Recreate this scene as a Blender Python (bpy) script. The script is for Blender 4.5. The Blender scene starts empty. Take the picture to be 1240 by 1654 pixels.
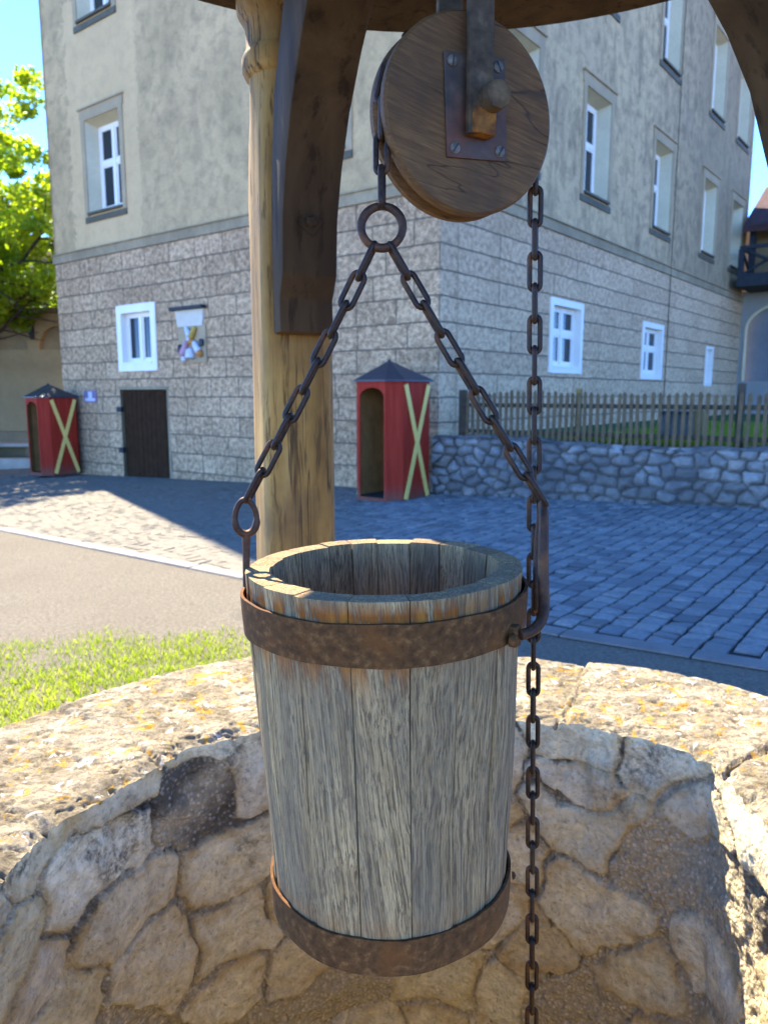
import bpy, bmesh, math, random
import numpy as np
from mathutils import Vector, Matrix
random.seed(7); RNG = np.random.default_rng(7)
S = bpy.context.scene; COL = S.collection
R = math.radians
pi = math.pi

# ------------------------------------------------------------------ camera, world, sun, exposure
cam_d = bpy.data.cameras.new("camera"); cam = bpy.data.objects.new("camera", cam_d); COL.objects.link(cam)
S.camera = cam
PITCH = math.atan(190/1220)
cam.location = (0, 0, 1.7); cam.rotation_euler = (pi/2 - PITCH, 0, 0)
cam_d.sensor_fit = 'VERTICAL'; cam_d.sensor_height = 32.0; cam_d.lens = 32.0*1220/1654
cam_d.clip_start = 0.02; cam_d.clip_end = 2000
cam_d.dof.use_dof = True; cam_d.dof.focus_distance = 1.02; cam_d.dof.aperture_fstop = cam_d.lens/3.4

SUN_AZ = R(29.3)      # sun is this far to the left of the view direction (+Y)
SUN_EL = R(50)
world = bpy.data.worlds.new("World"); S.world = world; world.use_nodes = True
wt = world.node_tree; bg = wt.nodes["Background"]
sky = wt.nodes.new("ShaderNodeTexSky"); sky.sky_type = 'NISHITA'; sky.sun_disc = False
sky.sun_elevation = SUN_EL; sky.sun_rotation = -SUN_AZ; sky.altitude = 4000; sky.air_density = 0.5; sky.dust_density = 0.0; sky.ozone_density = 2.0
hs = wt.nodes.new('ShaderNodeHueSaturation'); hs.inputs['Saturation'].default_value = 1.22; hs.inputs['Hue'].default_value = 0.507
wt.links.new(sky.outputs[0], hs.inputs['Color']); wt.links.new(hs.outputs[0], bg.inputs[0]); bg.inputs[1].default_value = 0.15
sun_d = bpy.data.lights.new("sun", 'SUN'); sun = bpy.data.objects.new("sun", sun_d); COL.objects.link(sun)
sun_d.energy = 2.0; sun_d.angle = R(0.5); sun_d.color = (1.0, 0.90, 0.74)
SUNV = Vector((-math.sin(SUN_AZ)*math.cos(SUN_EL), math.cos(SUN_AZ)*math.cos(SUN_EL), math.sin(SUN_EL)))
sun.rotation_euler = SUNV.to_track_quat('Z', 'Y').to_euler()
sun.location = (-20, 30, 40)
S.view_settings.view_transform = 'Standard'; S.view_settings.look = 'None'
S.view_settings.exposure = 3.58; S.view_settings.gamma = 1.0

# ------------------------------------------------------------------ material helper
class M:
    def __init__(s, name, rough=0.8, metal=0.0, spec=0.5):
        s.m = bpy.data.materials.new(name); s.m.use_nodes = True
        s.t = s.m.node_tree; s.b = s.t.nodes["Principled BSDF"]; s.out = s.t.nodes["Material Output"]
        s.set('Roughness', rough); s.set('Metallic', metal); s.set('Specular IOR Level', spec)
        s.tc = s.t.nodes.new("ShaderNodeTexCoord")
    def put(s, sock, v):
        if isinstance(v, bpy.types.NodeSocket): s.t.links.new(v, sock)
        else:
            if isinstance(v, (tuple, list)) and len(v) == 3 and sock.type == 'RGBA': v = (*v, 1)
            sock.default_value = v
    def set(s, k, v): s.put(s.b.inputs[k], v)
    def n(s, kind, **kw):
        nd = s.t.nodes.new("ShaderNode"+kind)
        for k, v in kw.items(): setattr(nd, k, v)
        return nd
    def obj(s): return s.tc.outputs['Object']
    def uv(s): return s.tc.outputs['UV']
    def mp(s, v, scale=(1,1,1), rot=(0,0,0), loc=(0,0,0)):
        nd = s.n("Mapping"); s.put(nd.inputs[0], v)
        nd.inputs['Scale'].default_value = scale; nd.inputs['Rotation'].default_value = rot; nd.inputs['Location'].default_value = loc
        return nd.outputs[0]
    def noise(s, v, scale=5, detail=6, rough=0.55, dist=0.0):
        nd = s.n("TexNoise"); s.put(nd.inputs['Vector'], v); nd.inputs['Scale'].default_value = scale
        nd.inputs['Detail'].default_value = detail; nd.inputs['Roughness'].default_value = rough; nd.inputs['Distortion'].default_value = dist
        return nd.outputs[0]
    def vor(s, v, scale=5, feature='F1', out=0, rnd=1.0):
        nd = s.n("TexVoronoi", feature=feature); s.put(nd.inputs['Vector'], v); nd.inputs['Scale'].default_value = scale
        nd.inputs['Randomness'].default_value = rnd
        return nd.outputs[out]
    def ramp(s, f, stops, interp='LINEAR'):
        nd = s.n("ValToRGB"); s.put(nd.inputs[0], f); cr = nd.color_ramp; cr.interpolation = interp
        while len(cr.elements) < len(stops): cr.elements.new(0.5)
        for e, (p, c) in zip(cr.elements, stops):
            e.position = p
            if not isinstance(c, (tuple, list)): c = (c, c, c)
            e.color = (*c[:3], 1)
        return nd.outputs[0]
    def mix(s, f, a, b, mode='MIX'):
        nd = s.n("Mix", data_type='RGBA', blend_type=mode)
        s.put(nd.inputs[0], f); s.put(nd.inputs[6], a); s.put(nd.inputs[7], b)
        return nd.outputs[2]
    def math(s, op, a, b=0.0, clamp=False):
        nd = s.n("Math", operation=op, use_clamp=clamp); s.put(nd.inputs[0], a); s.put(nd.inputs[1], b); return nd.outputs[0]
    def attr(s, name): 
        nd = s.n("Attribute"); nd.attribute_name = name; return nd.outputs['Fac']
    def attrc(s, name):
        nd = s.n("Attribute"); nd.attribute_name = name; return nd.outputs['Color']
    def vadd(s, a, b):
        nd = s.n("VectorMath", operation='ADD'); s.put(nd.inputs[0], a); s.put(nd.inputs[1], b); return nd.outputs[0]
    def comb(s, x, y, z):
        nd = s.n("CombineXYZ"); s.put(nd.inputs[0], x); s.put(nd.inputs[1], y); s.put(nd.inputs[2], z); return nd.outputs[0]
    def sep(s, v):
        nd = s.n("SeparateXYZ"); s.put(nd.inputs[0], v); return nd.outputs
    def bump(s, h, strength=0.5, dist=0.01, normal=None):
        nd = s.n("Bump"); s.put(nd.inputs['Height'], h); nd.inputs['Strength'].default_value = strength; nd.inputs['Distance'].default_value = dist
        if normal is not None: s.put(nd.inputs['Normal'], normal)
        return nd.outputs[0]
    def fin(s, color=None, normal=None, rough=None):
        if color is not None: s.set('Base Color', color)
        if normal is not None: s.set('Normal', normal)
        if rough is not None: s.set('Roughness', rough)
        return s.m

# ------------------------------------------------------------------ geometry helpers
def mk(name, geo, mat=None, parent=None, attrs=None, smooth=False, uv=None, bevel=0.0, seg=2, world=False, angle=40):
    V, F = geo
    V = np.asarray(V, dtype=float).reshape(-1, 3)
    if parent is not None and world:
        V = V - np.array(parent_world(parent))
    me = bpy.data.meshes.new(name); me.from_pydata(V.tolist(), [], [list(map(int, f)) for f in F]); me.update()
    if attrs:
        for k, a in attrs.items():
            a = np.asarray(a, dtype=np.float32)
            dom = 'POINT' if len(a) == len(V) else 'FACE'
            at = me.attributes.new(k, 'FLOAT', dom); at.data.foreach_set('value', a)
    if uv is not None:
        ul = me.uv_layers.new(name="UVMap"); li = np.zeros(len(me.loops), dtype=np.int32); me.loops.foreach_get('vertex_index', li)
        ul.data.foreach_set('uv', np.asarray(uv, dtype=np.float32)[li].ravel())
    if bevel > 0:
        bm = bmesh.new(); bm.from_mesh(me); bmesh.ops.remove_doubles(bm, verts=bm.verts, dist=1e-6)
        es = [e for e in bm.edges if len(e.link_faces) == 2 and e.calc_face_angle(0) > R(25)]
        bmesh.ops.bevel(bm, geom=es, offset=bevel, segments=seg, affect='EDGES', profile=0.5, clamp_overlap=True)
        bmesh.ops.recalc_face_normals(bm, faces=bm.faces); bm.to_mesh(me); bm.free()
    if smooth:
        me.polygons.foreach_set('use_smooth', np.ones(len(me.polygons), dtype=bool))
        if angle < 180: me.set_sharp_from_angle(angle=R(angle))
    if mat:
        for m_ in (mat if isinstance(mat, (list, tuple)) else [mat]): me.materials.append(m_)
    o = bpy.data.objects.new(name, me); COL.objects.link(o)
    if parent is not None: o.parent = parent
    return o
def parent_world(p):
    v = np.zeros(3)
    while p is not None: v += np.array(p.location); p = p.parent
    return v
def thing(name, label, cat, loc=(0,0,0), rz=0.0, group=None):
    o = bpy.data.objects.new(name, None); COL.objects.link(o); o.location = loc; o.rotation_euler = (0, 0, rz)
    o.empty_display_size = 0.1
    return tag(o, label, cat, group)
def tag(o, label=None, cat=None, group=None, kind=None):
    if label: o['label'] = label
    if cat: o['category'] = cat
    if group: o['group'] = group
    if kind: o['kind'] = kind
    return o
def join(*gs):
    V, F, k = [], [], 0
    for v, f in gs:
        v = np.asarray(v, dtype=float).reshape(-1, 3); V.append(v); F += [[i+k for i in q] for q in f]; k += len(v)
    return np.concatenate(V), F
def box(c, s, frame=None):
    V = np.array([[x, y, z] for x in (-.5, .5) for y in (-.5, .5) for z in (-.5, .5)])*np.array(s)
    if frame is not None: V = V @ np.array(frame)          # rows of frame = local axes
    V = V + np.array(c)
    return V, [[0,1,3,2],[4,6,7,5],[0,4,5,1],[2,3,7,6],[0,2,6,4],[1,5,7,3]]
def prism(poly, h0, h1, ax=None, o=(0,0,0)):
    """polygon (a,b) extruded along third axis; ax = three axis vectors"""
    n = len(poly); ax = np.eye(3) if ax is None else np.array(ax, dtype=float); o = np.array(o, dtype=float)
    V = [o + a*ax[0] + b*ax[1] + h*ax[2] for h in (h0, h1) for a, b in poly]
    F = [list(range(n))[::-1], list(range(n, 2*n))] + [[i, (i+1) % n, n+(i+1) % n, n+i] for i in range(n)]
    return np.array(V), F
def tube(path, r, n=10, closed=False, ref=(0,0,1), flat=1.0):
    P = np.array(path, dtype=float); m = len(P)
    rr = np.broadcast_to(np.array(r, dtype=float), (m,))
    V = []
    if closed: T = np.roll(P, -1, 0)-np.roll(P, 1, 0)
    else: T = np.gradient(P, axis=0)
    T /= np.linalg.norm(T, axis=1)[:, None]
    u = np.array(ref, dtype=float)
    if abs(np.dot(u, T[0])) > .95: u = np.array((0, 1., 0)) if abs(T[0][1]) < .9 else np.array((1., 0, 0))
    for i in range(m):
        u = u-np.dot(u, T[i])*T[i]; u /= np.linalg.norm(u); w = np.cross(T[i], u)
        for k in range(n):
            a = 2*pi*k/n; V.append(P[i]+rr[i]*(math.cos(a)*u*flat+math.sin(a)*w))
    F = []
    for i in range(m if closed else m-1):
        j = (i+1) % m
        for k in range(n): F.append([i*n+k, i*n+(k+1) % n, j*n+(k+1) % n, j*n+k])
    if not closed: F += [list(range(n))[::-1], list(range((m-1)*n, m*n))]
    return np.array(V), F
def lathe(prof, n=48, ax=None, o=(0,0,0), closed=False):
    ax = np.eye(3) if ax is None else np.array(ax, dtype=float); o = np.array(o, dtype=float)
    V = []; m = len(prof)
    for r, h in prof:
        for k in range(n):
            a = 2*pi*k/n; V.append(o + r*math.cos(a)*ax[0] + r*math.sin(a)*ax[1] + h*ax[2])
    F = [[i*n+k, i*n+(k+1) % n, ((i+1) % m)*n+(k+1) % n, ((i+1) % m)*n+k] for i in range(m if closed else m-1) for k in range(n)]
    if not closed: F += [list(range(n))[::-1], list(range((m-1)*n, m*n))]
    return np.array(V), F
def grid(nu, nv, wrap=False):
    F = []
    for i in range(nu if wrap else nu-1):
        a = i*nv; b = ((i+1) % nu)*nv
        for j in range(nv-1): F.append((a+j, b+j, b+j+1, a+j+1))
    return F
# numpy value noise ------------------------------------------------
def _h(ix, iy, iz, s):
    n = (ix*374761393 + iy*668265263 + iz*2147483647 + s*974634777) & 0xffffffff
    n = ((n ^ (n >> 13))*1274126177) & 0xffffffff
    n = ((n ^ (n >> 16))*2246822519) & 0xffffffff
    return ((n ^ (n >> 15)) & 0xffffff)/float(0xffffff)
def vnoise(P, scale=1.0, seed=0):
    P = np.asarray(P, dtype=float)*scale; i = np.floor(P).astype(np.int64); f = P-i; f = f*f*(3-2*f)
    r = 0
    for dx in (0, 1):
        for dy in (0, 1):
            for dz in (0, 1):
                w = (f[:,0] if dx else 1-f[:,0])*(f[:,1] if dy else 1-f[:,1])*(f[:,2] if dz else 1-f[:,2])
                r = r + w*_h(i[:,0]+dx, i[:,1]+dy, i[:,2]+dz, seed)
    return r
def fbm(P, scale=1.0, octv=4, seed=0, gain=.5):
    a, t, r = 1.0, 0.0, 0
    for o in range(octv):
        r = r + a*vnoise(P, scale*2**o, seed+o*17); t += a; a *= gain
    return r/t-.5
def sstep(a, b, x):
    t = np.clip((x-a)/(b-a), 0, 1); return t*t*(3-2*t)
def stones(s, z, cw, ch, seed, jit=.42, wrap=None, pw=2.0):
    """irregular rubble: for each sample the distance to the cell's edge, a random number and the mortar threshold of its cell"""
    row = np.floor(z/ch).astype(np.int64); best = np.full(s.shape, 9e9); sec = np.full(s.shape, 9e9); ids = np.zeros(s.shape)
    for dr in (-2, -1, 0, 1, 2):
        r = row+dr; off = (r % 2)*.5
        c0 = np.floor(s/cw-off).astype(np.int64)
        for dc in (-2, -1, 0, 1, 2):
            c = c0+dc
            cm = c if wrap is None else c % wrap
            px = (c+.5+off+(_h(cm, r, r*0, seed)-.5)*2*jit)*cw; pz = (r+.5+(_h(cm, r, r*0, seed+1)-.5)*2*jit)*ch
            w = .85+.35*_h(cm, r, r*0, seed+2)
            d = (np.abs(s-px)**pw+np.abs((z-pz)*cw/ch*.82)**pw)**(1/pw)/w
            new = d < best
            sec = np.where(new, best, np.minimum(sec, d)); ids = np.where(new, _h(cm, r, r*0, seed+3), ids); best = np.where(new, d, best)
    return sec-best, ids

# ------------------------------------------------------------------ frames of the place
GA, GB = .0405, -.0085
def gz(x, y): return GA*x + GB*(y-2)
dL = np.array([-.788, .616, 0]); dL /= np.linalg.norm(dL); dR = np.array([dL[1], -dL[0], 0]); UP = np.array([0, 0, 1.])
C0 = np.array([.97, 13.66, 0])                   # front corner of the castle building
def PL(u, z, out=0.0): return C0 + u*dL - out*dR + z*UP      # left facade, out = towards the viewer
def PR(u, z, out=0.0): return C0 + u*dR - out*dL + z*UP      # right facade
KX = np.array([-40, -5.7, -1.35, 1.21, 2.28, 40]); KY = np.array([38.0, 11.04, 7.18, 5.07, 4.27, -23.0])
def kerb_y(x): return np.interp(x, KX, KY)
WC = np.array([.12, 1.08]); RIN, ROUT, RIM = .79, 1.30, .90

# ------------------------------------------------------------------ materials
def wood_mat(name, cols, stretch=(38, 38, 2.2), bumps=.5, rough=.8, attr=True, dark=.35, fine=1.0, rust=False):
    m = M(name, rough, spec=.3); v = m.obj()
    if attr:
        a = m.attr('rnd'); v = m.vadd(v, m.comb(m.math('MULTIPLY', a, 7.3), m.math('MULTIPLY', a, 3.1), m.math('MULTIPLY', a, 11.0)))
    warp = m.noise(v, 6, 3); vv = m.vadd(v, m.comb(m.math('MULTIPLY', warp, .035), m.math('MULTIPLY', warp, .03), 0.0))
    g = m.noise(m.mp(vv, stretch), 1.0*fine, 8, .62, .4)
    g2 = m.noise(m.mp(vv, tuple(q*4 for q in stretch)), fine, 4, .6)
    big = m.noise(v, 3.0, 4)
    c = m.ramp(g, [(.28, cols[0]), (.46, cols[1]), (.62, cols[2]), (.8, cols[3])])
    crack = m.ramp(g2, [(.34, 0.0), (.44, 1.0)])
    c = m.mix(m.math('MULTIPLY', m.math('SUBTRACT', 1.0, crack), .75), c, tuple(q*dark for q in cols[0]))
    c = m.mix(m.ramp(big, [(.35, .45), (.7, 0.0)]), c, cols[0])
    if attr: c = m.mix(.35, c, m.ramp(m.attr('rnd'), [(0, cols[0]), (.5, cols[2]), (1, cols[3])]), 'MIX')
    m.color = c; m.h = m.math('ADD', m.math('MULTIPLY', g, .6), m.math('MULTIPLY', crack, .6)); m.vv = v
    m.nrm = m.bump(m.h, bumps, .004)
    return m

MT = {}
m = M("bucket_oak", .85, spec=.25); v = m.obj(); a = m.attr('rnd')
v = m.vadd(v, m.comb(m.math('MULTIPLY', a, 7.3), m.math('MULTIPLY', a, 3.1), m.math('MULTIPLY', a, 11.0)))
wv = m.noise(m.mp(v, (6, 6, 4)), 1, 4, .6); sl = m.math('MULTIPLY', m.math('SUBTRACT', a, .5), .2)
xyz = m.sep(v); v = m.vadd(v, m.comb(m.math('ADD', m.math('MULTIPLY', wv, .022), m.math('MULTIPLY', xyz[2], sl)), m.math('MULTIPLY', wv, .022), 0.0))
g = m.noise(m.mp(v, (150, 150, 5)), 1, 7, .66); g2 = m.noise(m.mp(v, (460, 460, 9)), 1, 6, .7); g3 = m.noise(m.mp(v, (620, 620, 60)), 1, 3, .6); bigp = m.noise(m.mp(v, (14, 14, 2.5)), 1, 5, .6)
c = m.ramp(g, [(.3, (.24,.148,.060)), (.45, (.375,.238,.098)), (.57, (.50,.325,.138)), (.70, (.61,.405,.178))])
c = m.mix(m.ramp(g2, [(.42, .8), (.51, 0)]), c, (.07,.042,.018))
c = m.mix(m.ramp(g3, [(.36, .45), (.48, 0)]), c, (.09,.078,.06))
c = m.mix(m.ramp(bigp, [(.38, .5), (.6, 0)]), c, (.14,.105,.065))
c = m.mix(1.0, c, m.ramp(a, [(0, .72), (1, 1.12)]), 'MULTIPLY')
st = m.attr('rust'); ry = m.noise(m.mp(v, (42, 42, 6)), 1, 6, .65)
f = m.math('MULTIPLY', st, m.ramp(ry, [(.43, 0), (.50, 1)]))
c = m.mix(f, c, m.ramp(ry, [(.42, (.07,.02,.004)), (.52, (.26,.075,.008)), (.66, (.42,.15,.016))]))
hh = m.math('ADD', m.math('MULTIPLY', g2, .8), m.math('ADD', m.math('MULTIPLY', g, .7), m.math('MULTIPLY', g3, .3)))
MT['oak'] = m.fin(c, m.bump(hh, .8, .004))
m = wood_mat("post_wood", [(.12,.058,.011), (.29,.155,.033), (.44,.26,.068), (.57,.38,.13)], (16, 16, 1.3), .5, attr=False)
mo = m.noise(m.obj(), 5.0, 5); c = m.mix(m.ramp(mo, [(.5, 0), (.68, .6)]), m.color, (.12,.07,.03))
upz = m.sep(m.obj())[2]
c = m.mix(m.ramp(upz, [(1.2, 0), (1.62, .7)]), c, (.085,.058,.022))  # upper post darkened in the colour for the shade under the roof
ckp = m.ramp(m.math('ABSOLUTE', m.math('SUBTRACT', m.noise(m.mp(m.obj(), (17, 17, .55)), 1, 4, .55, .3), .5)), [(.0, .92), (.012, 0)]); c = m.mix(ckp, c, (.03,.015,.005))
wp_ = m.noise(m.mp(m.obj(), (7, 7, 1.2)), 1, 6, .65); c = m.mix(m.ramp(wp_, [(.5, 0), (.66, .6)]), c, (.17,.075,.018))
kv = m.vor(m.mp(m.obj(), (5.5, 5.5, 2.3), loc=(.3, .1, .45)), 1.0); c = m.mix(m.ramp(kv, [(.06, .95), (.13, 0)]), c, (.03,.016,.006))
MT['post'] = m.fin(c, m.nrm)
m = wood_mat("brace_wood", [(.03,.017,.008), (.062,.037,.016), (.088,.054,.025), (.12,.076,.038)], (9, 9, 1.3), .25, .8, attr=False, dark=.6)
m.set('Specular IOR Level', .12); MT['brace'] = m.fin(m.color, m.nrm)
m = wood_mat("pulley_wood", [(.035,.022,.010), (.08,.05,.022), (.125,.08,.035), (.19,.125,.055)], (70, 70, 70), .5, .7, attr=False)
v = m.mp(m.obj(), (1,1,1), (0, R(-14), 0)); g = m.noise(m.mp(v, (24, 220, 330)), 1, 6, .6, .1); g2 = m.noise(m.mp(v, (3, 20, 28)), 1, 5, .6)
bg_ = m.noise(m.obj(), 9, 4)
c = m.ramp(g, [(.3, (.03,.014,.004)), (.48, (.085,.042,.012)), (.62, (.145,.076,.022)), (.8, (.27,.155,.055))])
c = m.mix(.4, c, (.17,.07,.014)); c = m.mix(m.ramp(bg_, [(.35, .65), (.6, 0)]), c, (.05,.027,.01))
ck = m.ramp(m.math('ABSOLUTE', m.math('SUBTRACT', m.noise(m.mp(v, (1.5, 9, 14)), 1, 3, .5, .5), .5)), [(0.0, 0), (.005, 1)])
c = m.mix(m.math('MULTIPLY', m.math('SUBTRACT', 1.0, ck), .7), c, (.015,.01,.006))
MT['pulley'] = m.fin(c, m.bump(m.math('ADD', m.math('MULTIPLY', g, .6), m.math('MULTIPLY', ck, .5)), .6, .003))
def iron(name, cols, rustc, scale=60, rough=.62, metal=.35, rustlo=.55):
    m = M(name, rough, metal, .4); v = m.obj()
    a = m.noise(v, scale, 8, .65); b = m.noise(v, scale*.22, 5, .6)
    m.set('Specular IOR Level', .15 if metal < .15 else .3)
    c = m.ramp(a, [(.3, cols[0]), (.55, cols[1]), (.75, cols[2])])
    c = m.mix(m.ramp(b, [(rustlo, 0), (rustlo+.2, .8)]), c, rustc)
    return m.fin(c, m.bump(a, .35, .002), m.ramp(a, [(.3, rough-.15), (.7, rough+.2)]))
MT['chain'] = iron("chain_iron", [(.014,.007,.003), (.045,.022,.010), (.10,.05,.022)], (.12,.042,.011), 90, .5, .3)
MT['hoop'] = iron("hoop_iron", [(.04,.016,.005), (.11,.048,.014), (.24,.115,.038)], (.16,.055,.011), 85, .8, .0)
MT['ring'] = iron("ring_iron", [(.028,.013,.007), (.068,.032,.016), (.13,.066,.034)], (.24,.085,.022), 70, .55, .4, .52)
MT['strap'] = iron("strap_iron", [(.03,.021,.012), (.078,.055,.033), (.17,.125,.08)], (.15,.085,.025), 40, .8, .0, .55)
MT['rusty'] = iron("rusty_block", [(.05,.022,.01), (.16,.06,.015), (.42,.16,.03)], (.5,.2,.03), 60, .8, .1, .5)
MT['plate'] = iron("plate_iron", [(.028,.018,.012), (.075,.052,.036), (.16,.12,.085)], (.16,.045,.02), 30, .6, .2, .5)
MT['screw'] = iron("screw_steel", [(.06,.05,.036), (.15,.125,.09), (.27,.235,.18)], (.16,.09,.035), 80, .55, .4, .5)

# well masonry
m = M("well_stone", .95, spec=.2); v = m.obj()
rn = m.attr('rnd'); mk_ = m.attr('mask'); ed = m.attr('edge'); dist = m.attr('dist')
n1 = m.noise(v, 16, 10, .68, .3); n2 = m.noise(v, 70, 8, .72); n3 = m.noise(v, 3.2, 4); n5 = m.noise(v, 6, 6, .65, .6); n6 = m.noise(v, 34, 8, .7, .5)
pb = m.vor(v, 95, out=1); pbd = m.vor(v, 95); pv = m.sep(pb)[0]
sc = m.ramp(rn, [(0, (.54,.45,.24)), (.2, (.66,.585,.37)), (.4, (.50,.40,.22)), (.6, (.72,.64,.41)), (.8, (.52,.44,.28)), (1, (.62,.535,.34))])
sc = m.mix(1.0, sc, m.ramp(n6, [(.3, .7), (.5, 1.05), (.68, 1.3)]), 'MULTIPLY')
sc = m.mix(m.ramp(n1, [(.34, .5), (.52, 0)]), sc, (.36,.25,.12))
sc = m.mix(m.math('MULTIPLY', m.ramp(dist, [(0, 1), (.07, 0)]), m.ramp(n5, [(.42, 0), (.6, .8)])), sc, (.40,.235,.05))
sc = m.mix(m.ramp(n2, [(.34, .5), (.46, 0)]), sc, (.14,.10,.06))
mc = m.mix(m.ramp(pbd, [(.3, 1), (.55, 0)]), (.42,.34,.20), m.ramp(pv, [(0, (.40,.32,.19)), (.5, (.54,.45,.28)), (.85, (.60,.48,.29)), (1, (.68,.57,.38))]))
mc = m.mix(1.0, mc, m.ramp(n2, [(.32, .85), (.58, 1.35)]), 'MULTIPLY')
mdk = m.mix(m.ramp(pbd, [(.3, 1), (.5, 0)]), (.085,.07,.048), m.ramp(pv, [(0, (.09,.075,.055)), (.6, (.22,.18,.125)), (.85, (.30,.26,.20)), (1, (.40,.36,.29))]))
zz_ = m.sep(v)[2]
topd = m.math('MULTIPLY', m.ramp(n3, [(.46, 0), (.58, .9)]), m.ramp(zz_, [(.3, 0), (.7, 1)]))
mc = m.mix(topd, mc, mdk)
c = m.mix(m.math('MULTIPLY', mk_, 1.0, True), mc, sc)
c = m.mix(m.math('MULTIPLY', m.ramp(ed, [(0, 1), (.3, 0)]), .35), c, (.16,.115,.055))
dk = m.math('MULTIPLY', m.math('MULTIPLY', m.ramp(m.noise(v, 4.2, 6, .65, .5), [(.55, 0), (.66, 1)]), m.ramp(n2, [(.44, 1), (.58, .1)])), m.ramp(zz_, [(.3, 0), (.7, .9)]))
c = m.mix(m.math('MULTIPLY', dk, .85), c, (.04,.035,.028))
hh = m.math('ADD', m.math('MULTIPLY', n6, .7), m.math('MULTIPLY', m.math('SUBTRACT', n2, pbd), m.ramp(mk_, [(0, 1.0), (1, .3)])))
MT['well'] = m.fin(c, m.bump(hh, 1.0, .014))
m = M("rim_stone", .95, spec=.2); v = m.obj()
n1 = m.noise(m.mp(v, (1,1,1)), 9, 10, .68, .6); n2 = m.noise(v, 48, 9, .7); n3 = m.noise(v, 4, 4); n6 = m.noise(v, 23, 5, .6, .8); n7 = m.noise(v, 17, 5, .65, 1.0)
c = m.ramp(n1, [(.28, (.09,.068,.04)), (.42, (.21,.172,.107)), (.56, (.34,.287,.193)), (.74, (.47,.41,.30))])
c = m.mix(m.ramp(n2, [(.36, .8), (.5, 0)]), c, (.085,.066,.042))
c = m.mix(m.ramp(n6, [(.60, 0), (.64, .85)]), c, (.60,.57,.49))          # pale lichen
c = m.mix(m.ramp(n7, [(.565, 0), (.62, .85)]), c, (.44,.24,.025))           # yellow lichen
c = m.mix(m.ramp(m.attr('edge'), [(0, .85), (.6, 0)]), c, (.08,.065,.045))
n8 = m.noise(v, 130, 6, .7); c = m.mix(m.ramp(n8, [(.36, .6), (.5, 0)]), c, (.12,.095,.06))
MT['rim'] = m.fin(c, m.bump(m.math('ADD', m.math('MULTIPLY', n1, .35), m.math('ADD', m.math('MULTIPLY', n2, .8), m.math('MULTIPLY', n8, .4))), 1.0, .016))

# castle building
def plaster(name, base, patch, dark, streak):
    m = M(name, .95, spec=.2); v = m.uv()
    a = m.noise(v, .55, 7, .6, .5); b = m.noise(v, 3.2, 8, .65, .4); g = m.noise(v, 16, 7, .7); s_ = m.noise(m.mp(v, (1.5, .5, 1)), 1.3, 9, .7, .5)
    c = m.mix(m.ramp(a, [(.38, 0), (.62, 1)]), base, patch)
    c = m.mix(m.ramp(b, [(.46, 0), (.66, .6)]), c, dark)
    c = m.mix(m.ramp(s_, [(.5, 0), (.64, streak)]), c, dark)
    c = m.mix(m.ramp(g, [(.35, .28), (.55, 0)]), c, dark)
    if streak < .5:
        xy = m.sep(v); wob = m.math('MULTIPLY', m.math('SUBTRACT', b, .5), .8)
        mu = m.math('MULTIPLY', m.math('GREATER_THAN', m.math('ADD', xy[0], wob), 8.6), m.math('LESS_THAN', m.math('ADD', xy[0], wob), 11.6))
        mu = m.math('MULTIPLY', mu, m.math('LESS_THAN', m.math('ADD', xy[1], wob), 6.2))
        c = m.mix(m.math('MULTIPLY', mu, .55), c, tuple(q*1.12 for q in patch))
    else:
        xy = m.sep(v); c = m.mix(m.math('MULTIPLY', m.ramp(m.math('ADD', m.math('MULTIPLY', xy[0], .05), m.math('MULTIPLY', b, .5)), [(.72, 0), (.98, 1)]), .55), c, dark)
    return m.fin(c, m.bump(m.math('ADD', g, b), .5, .02))
MT['plasterL'] = plaster("grey_plaster", (.47,.305,.145), (.59,.38,.182), (.255,.17,.086), .3)
MT['plasterR'] = plaster("stained_plaster", (.58,.39,.195), (.52,.35,.184), (.185,.13,.073), .65)
def rust_stone(name, lo, mid, hi, bw, amp):
    m = M(name, .95, spec=.2); v = m.uv()
    br = m.n("TexBrick"); w = m.noise(v, 1.5, 3); v2 = m.vadd(v, m.comb(m.math('MULTIPLY', m.math('SUBTRACT', w, .5), .07), m.math('MULTIPLY', m.math('SUBTRACT', w, .5), .05), 0.0))
    m.put(br.inputs['Vector'], v2); br.inputs['Scale'].default_value = 1.0; br.inputs['Brick Width'].default_value = bw; br.inputs['Row Height'].default_value = .445
    br.inputs['Mortar Size'].default_value = .018; br.inputs['Mortar Smooth'].default_value = .4; br.inputs['Color1'].default_value = (0,0,0,1); br.inputs['Color2'].default_value = (1,1,1,1); br.inputs['Mortar'].default_value = (.5,.5,.5,1)
    br.offset = .42; br.squash = 1.25; br.squash_frequency = 3
    g = m.noise(v, 9, 8, .7, .3); g2 = m.noise(v, 30, 6, .7); big = m.noise(v, .7, 5)
    c = m.ramp(g, [(.40, tuple(q*.62 for q in lo)), (.49, mid), (.57, tuple(q*1.2 for q in hi))])
    c = m.mix(.4, c, m.ramp(br.outputs[0], [(0, tuple(q*.72 for q in mid)), (1, hi)]))
    c = m.mix(m.ramp(g2, [(.38, .55), (.55, 0)]), c, tuple(q*.6 for q in lo))
    c = m.mix(m.ramp(big, [(.45, 0), (.7, .4)]), c, tuple(q*.8 for q in lo))
    c = m.mix(m.math('MULTIPLY', br.outputs[1], .7), c, (.13,.10,.065))
    h = m.math('SUBTRACT', m.math('MULTIPLY', g, amp), m.math('MULTIPLY', br.outputs[1], 1.2))
    return m.fin(c, m.bump(h, .9, .05))
MT['rustL'] = rust_stone("rough_block_stone", (.32,.19,.098), (.57,.345,.178), (.78,.495,.268), .95, 1.6)
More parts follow.
